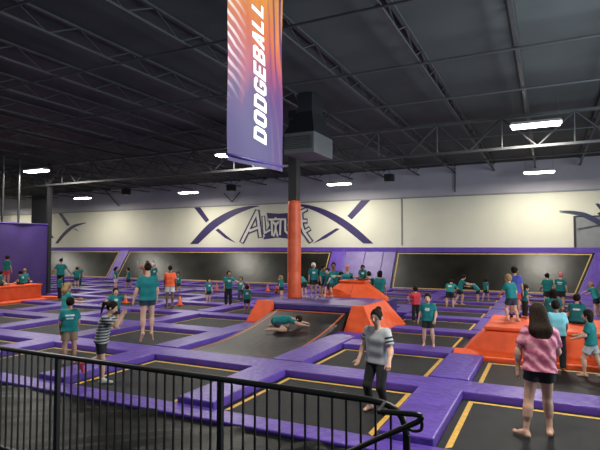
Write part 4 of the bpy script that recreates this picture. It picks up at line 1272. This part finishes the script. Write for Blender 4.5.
# on and around the right orange block
person('blond boy in a teal shirt walking to the left on the orange block', 512, 321, 1.12, -40, pose(lean=(0, .2), armL=((.2, .4, -.9), (0, .7, -.6)), armR=((.25, -.2, -1), (.05, .3, -1)), legL=((.05, .5, -1), (0, -.3, -1)), legR=((.05, -.1, -1), (0, -.5, -1))), z=.65, low=('shorts', M_NAVC), hair=('short', 'blond'))
person('boy in a blue shirt and red shorts standing behind the blond boy', 515, 317.5, 1.25, 15, S, z=.65, shirt=M_BLUE, low=('shorts', M_RED), hair=('short', 'dark'), skin=1, shoe=M_BLKC)
person('small child in teal standing right of the boy in blue', 525, 317, .80, 60, pose(armL=((.1, .6, -.8), (0, .9, -.2))), z=.65, low=('trousers', M_BLKC), hair=('short', 'brown'))
person('child sitting on the orange block with white letters on the teal shirt back', 577, 324, 1.22, 5, CROSS, z=.65, shirt=M_TEALD, hair=('short', 'dark'), skin=1, pr=('back', .14, .035, .19))
person('person in a light blue shirt standing behind the pink-shirted girl', 558, 369, 1.33, -15, pose(lean=(0, .12), armR=((.25, .1, -1), (-.1, .4, -.9))), shirt=M_AQUA, low=('trousers', M_BLKC), hair=('short', 'dark'), skin=2)
person('child in a teal shirt and grey shorts striding to the left at the right edge', 592, 377, 1.24, -78, pose(lean=(0, .05), armL=((.15, .25, -1), (0, .9, -.35)), armR=((.15, .35, -1), (0, 1, -.3)), legL=((.05, .45, -1), (0, -.1, -1)), legR=((.05, -.3, -1), (0, -.4, -1))), low=('shorts', M_GTEE), hair=('bob', 'dark'), skin=0)
person('child in a teal shirt leaning to the left at the right picture edge', 597, 316, 1.12, -60, pose(lean=(0, .35), armL=((.2, .9, -.5), (0, 1, -.5)), armR=((.2, .8, -.7), (0, .9, -.5))), z=.0, shirt=M_TEAL2, hair=('short', 'blond'))
person('child in teal by the right wall trampoline, left one of the back pair', 548, 309, 1.36, -20, pose(armL=((.3, .2, -1), (0, .6, -.5))), shirt=M_TEAL, hair=('short', 'dark'), skin=0)
person('child with a pink headband by the right wall trampoline, right one of the back pair', 561, 309, 1.40, 20, S, shirt=M_TEAL, hair=('cap', 'pink'), pr=BK, skin=0)
person('dark-haired child in teal sitting on the orange block behind the girl in pink', 553, 318.5, 1.3, 8, CROSS, z=.65, shirt=M_TEAL, hair=('bob', 'dark'), skin=1, pr=('back', .1, .05, .19))
# deck and pyramid
D = .70
person('child in teal beside the left side of the orange column', 281.5, 298.5, .75, -60, pose(lean=(0, .1)), z=D, hair=('short', 'blond'))
person('child crouching at the left rear of the deck in an orange shirt', 276.5, 296, .74, 120, SQUAT, z=D, shirt=M_ORT, low=('shorts', M_CHAR), hair=('short', 'brown'), skin=1)
person('child bending forward just right of the orange column', 304, 297.5, .95, -35, BOW, z=D, shirt=M_TEAL2, hair=('short', 'dark'))
person('child in teal with a white cap standing on the deck', 313.5, 296.5, 1.14, 175, pose(armL=((.2, .2, -1), (0, .4, -.9))), z=D, hair=('cap', 'white'), pr=FR, skin=1)
person('child in teal on the deck directly right of the white cap', 321, 296.5, 1.06, 120, pose(lean=(0, .15)), z=D, hair=('short', 'dark'), pr=FR, skin=1)
person('child in teal on the deck, third right of the column', 328, 297, .98, -150, W_, z=D, low=('shorts', M_CHAR), hair=('short', 'brown'))
person('child climbing the left slope of the orange pyramid', 335, 0, 1.15, 205, pose(lean=(.1, .35), legL=((.25, .7, -.5), (0, -.5, -1)), legR=((.2, .3, -1), (0, -.5, -1)), armL=((.3, .5, -.8), (-.2, .6, -.6)), armR=((.3, .5, -.8), (-.2, .7, -.4))), at=(-6.9, 16.35, .58), z=.58, hair=('short', 'dark'), pr=FR, skin=1)
person('tall dark-haired person behind the climber on the pyramid', 335, 0, 1.78, 180, S, at=(-7.34, 17.8, .01), z=.01, hair=('short', 'dark'), pr=FR, skin=2)
person('person with a pink cap standing behind the top of the pyramid', 342.5, 0, 1.68, 150, S, at=(-6.84, 17.95, .01), z=.01, shirt=M_TEAL, hair=('cap', 'pink'))
person('child lying on top of the orange pyramid', 349, 0, .8, -95, pose(lean=(0, 1, .18), armL=((.3, 1, -.2), (0, 1, 0)), armR=((.3, 1, -.2), (0, 1, 0)), legL=((.1, -1, -.05), (0, -1, 0)), legR=((.1, -1, -.05), (0, -1, 0)), headv=(0, 1, .8)), at=(-6.38, 16.95, 1.24), z=1.24, shirt=M_TEAL2, hair=('short', 'brown'))
person('child in dark teal sitting on top of the orange pyramid', 363, 0, .95, 175, CROSS, at=(-5.88, 16.95, 1.24), z=1.24, shirt=M_TEALD, hair=('short', 'dark'), skin=2, pr=FR)
person('child in teal behind the right slope of the pyramid, left of the tall one', 371, 0, 1.46, -30, S, at=(-5.98, 18.0, .01), z=.01, hair=('short', 'brown'))
person('tall dark-haired child in teal behind the right slope of the pyramid', 379, 0, 1.5, 20, S, at=(-5.55, 17.9, .01), z=.01, hair=('bob', 'dark'), skin=1)
# on the ramp
rt = .62; rp = Vector((-6.62, RY0 + (RY1 - RY0) * rt, ramp_z(rt)))
person('child in a teal shirt huddled face down on the black ramp', 280, 0, 1.5, 95, pose(lean=(0, 1, .10), armL=((.5, .9, -.45), (.3, 1, -.2)), armR=((.5, 1, -.4), (.1, 1, -.2)), legL=((.40, .75, -.30), (-.15, -1, -.02)), legR=((.35, .6, -.36), (-.15, -1, -.02)), footL=(0, -1, -.08), footR=(0, -1, -.08), headv=(0, 1, .05)), at=rp, z=rp.z + .03, shirt=M_TEAL, low=('shorts', M_NAVC), hair=('short', 'brown'))
# middle and left distance
person('child in teal standing left of the ramp beside the small orange pad', 247, 313, 1.0, 0, S, hair=('short', 'brown'), skin=1, pr=('back', .1, .09, .18))
person('tallest kid in teal near the long wall trampoline, with a white chest print', 227, 305.5, 1.34, 160, pose(armL=((.7, .4, -.6), (.5, .7, -.2))), low=('trousers', M_BLKC), hair=('short', 'dark'), pr=FR, skin=1)
person('smaller child in teal right beside the tallest kid by the wall', 241, 301, 1.08, -165, W_, low=('trousers', M_NAVC), hair=('short', 'dark'), pr=FR, skin=1)
person('child in teal standing alone left of the tallest kid by the wall', 205, 304, 1.05, 150, S, low=('shorts', M_BLKC), hair=('short', 'brown'), pr=FR)
person('child in teal with a white print right of the boy in orange', 172, 294, 1.1, 185, pose(legL=((.15, .3, -1), (0, -.2, -1))), low=('shorts', M_NAVC), hair=('short', 'dark'), pr=FR, skin=1)
person('boy in an orange shirt and white shorts, back to us', 162, 306, 1.62, 10, pose(armL=((.25, .1, -1), (0, .3, -1))), shirt=M_ORT, low=('shorts', M_WHC), hair=('short', 'dark'), skin=2)
person('person in a coral shirt with arms raised behind the jumping girl', 146, 293, 1.65, 170, pose(armL=((.9, .2, .3), (-.4, .2, .9)), armR=((1, .2, .1), (.2, .3, .9))), shirt=M_PEACH, low=('shorts', M_BLKC), hair=('short', 'brown'), skin=0)
person('child in teal with a white cap beside the person in coral', 153, 292, 1.45, 150, S, hair=('cap', 'white'), pr=FR)
person('dark-haired child in teal in front of the slanted lavender pad', 130, 290, 1.24, -100, W_, hair=('short', 'dark'), skin=1)
person('child in teal with a white sweater at the hip left of the lavender pad', 115.5, 290, 1.22, 110, S, low=('shorts', M_WHC), hair=('long', 'brown', .15), skin=0)
person('light-haired child in teal at the left part of the wall trampoline', 82, 286, 1.24, 170, W_, low=('trousers', M_TEALD), hair=('short', 'blond'))
person('child in teal and dark shorts holding hands with the tall adult', 76.5, 288, 1.16, 0, pose(armL=((.6, .1, -.7), (.5, .2, -.5))), low=('shorts', M_NAVC), hair=('short', 'brown'))
person('tall adult in teal and black trousers walking away at the left', 64, 290.5, 1.74, 5, pose(armL=((.6, .1, -.8), (.4, .2, -.8)), armR=((.6, .1, -.8), (.4, .2, -.6)), legL=((.05, .15, -1), (0, -.1, -1)), legR=((.05, -.15, -1), (0, -.3, -1))), low=('trousers', M_BLKC), hair=('short', 'dark'), skin=1, shoe=M_BLKC)
person('child in teal standing right of the purple partition end', 52, 299, 1.1, 60, pose(armL=((.2, .5, -.8), (0, .8, -.2))), low=('trousers', M_BLKC), hair=('short', 'dark'), skin=1, pr=FR)
# on the left orange block
person('child in teal standing on the left orange block', 9, 0, 1.28, 40, S, at=(-21.35, 14.2, .73), z=.73, low=('shorts', M_RED), hair=('short', 'brown'), skin=1)
person('child sitting at the left picture edge on the orange block', 3, 0, 1.15, 60, CROSS, at=(-21.2, 13.75, .73), z=.73, hair=('short', 'brown'), skin=0)
person('child in dark teal sitting near the end of the left orange block', 21, 0, 1.1, -50, CROSS, at=(-21.1, 14.75, .73), z=.73, shirt=M_TEALD, hair=('short', 'dark'), skin=0, pr=BK)
person('blond child in light teal sitting at the end of the left orange block', 26, 0, 1.22, 10, CROSS, at=(-21.45, 15.1, .73), z=.73, shirt=M_TEAL2, hair=('short', 'blond'), skin=0)

# ------------------------------------------------------------------ camera, world, view
cam = bpy.data.cameras.new('camera'); cam.sensor_width = 36; cam.lens = 36 * FPX / 600; cam.clip_end = 200
co = link(bpy.data.objects.new('camera', cam)); co.location = CAM
co.rotation_euler = Matrix((RV, UP, -FW)).transposed().to_euler()
SC.camera = co
w = bpy.data.worlds.new('world'); SC.world = w; w.use_nodes = True
bg = w.node_tree.nodes['Background']; bg.inputs['Color'].default_value = (.75, .86, 1, 1); bg.inputs['Strength'].default_value = .28
L = bpy.data.lights.new('ceiling_fill', 'AREA'); L.shape = 'RECTANGLE'; L.size = 6; L.size_y = 5; L.energy = 3200; L.color = (.76, .92, 1)  # unseen fill lamp, added to brighten the ceiling at the right
o = link(bpy.data.objects.new('ceiling_fill', L)); o.location = (7.5, 9.5, 3.6); o.rotation_euler = (0, R(150), 0)
SC.view_settings.view_transform = 'Standard'; SC.view_settings.look = 'None'; SC.view_settings.exposure = 0
try:
    SC.cycles.use_denoising = True; SC.cycles.denoiser = 'OPENIMAGEDENOISE'
except Exception: pass
SC.cycles.max_bounces = 6; SC.cycles.sample_clamp_indirect = 4
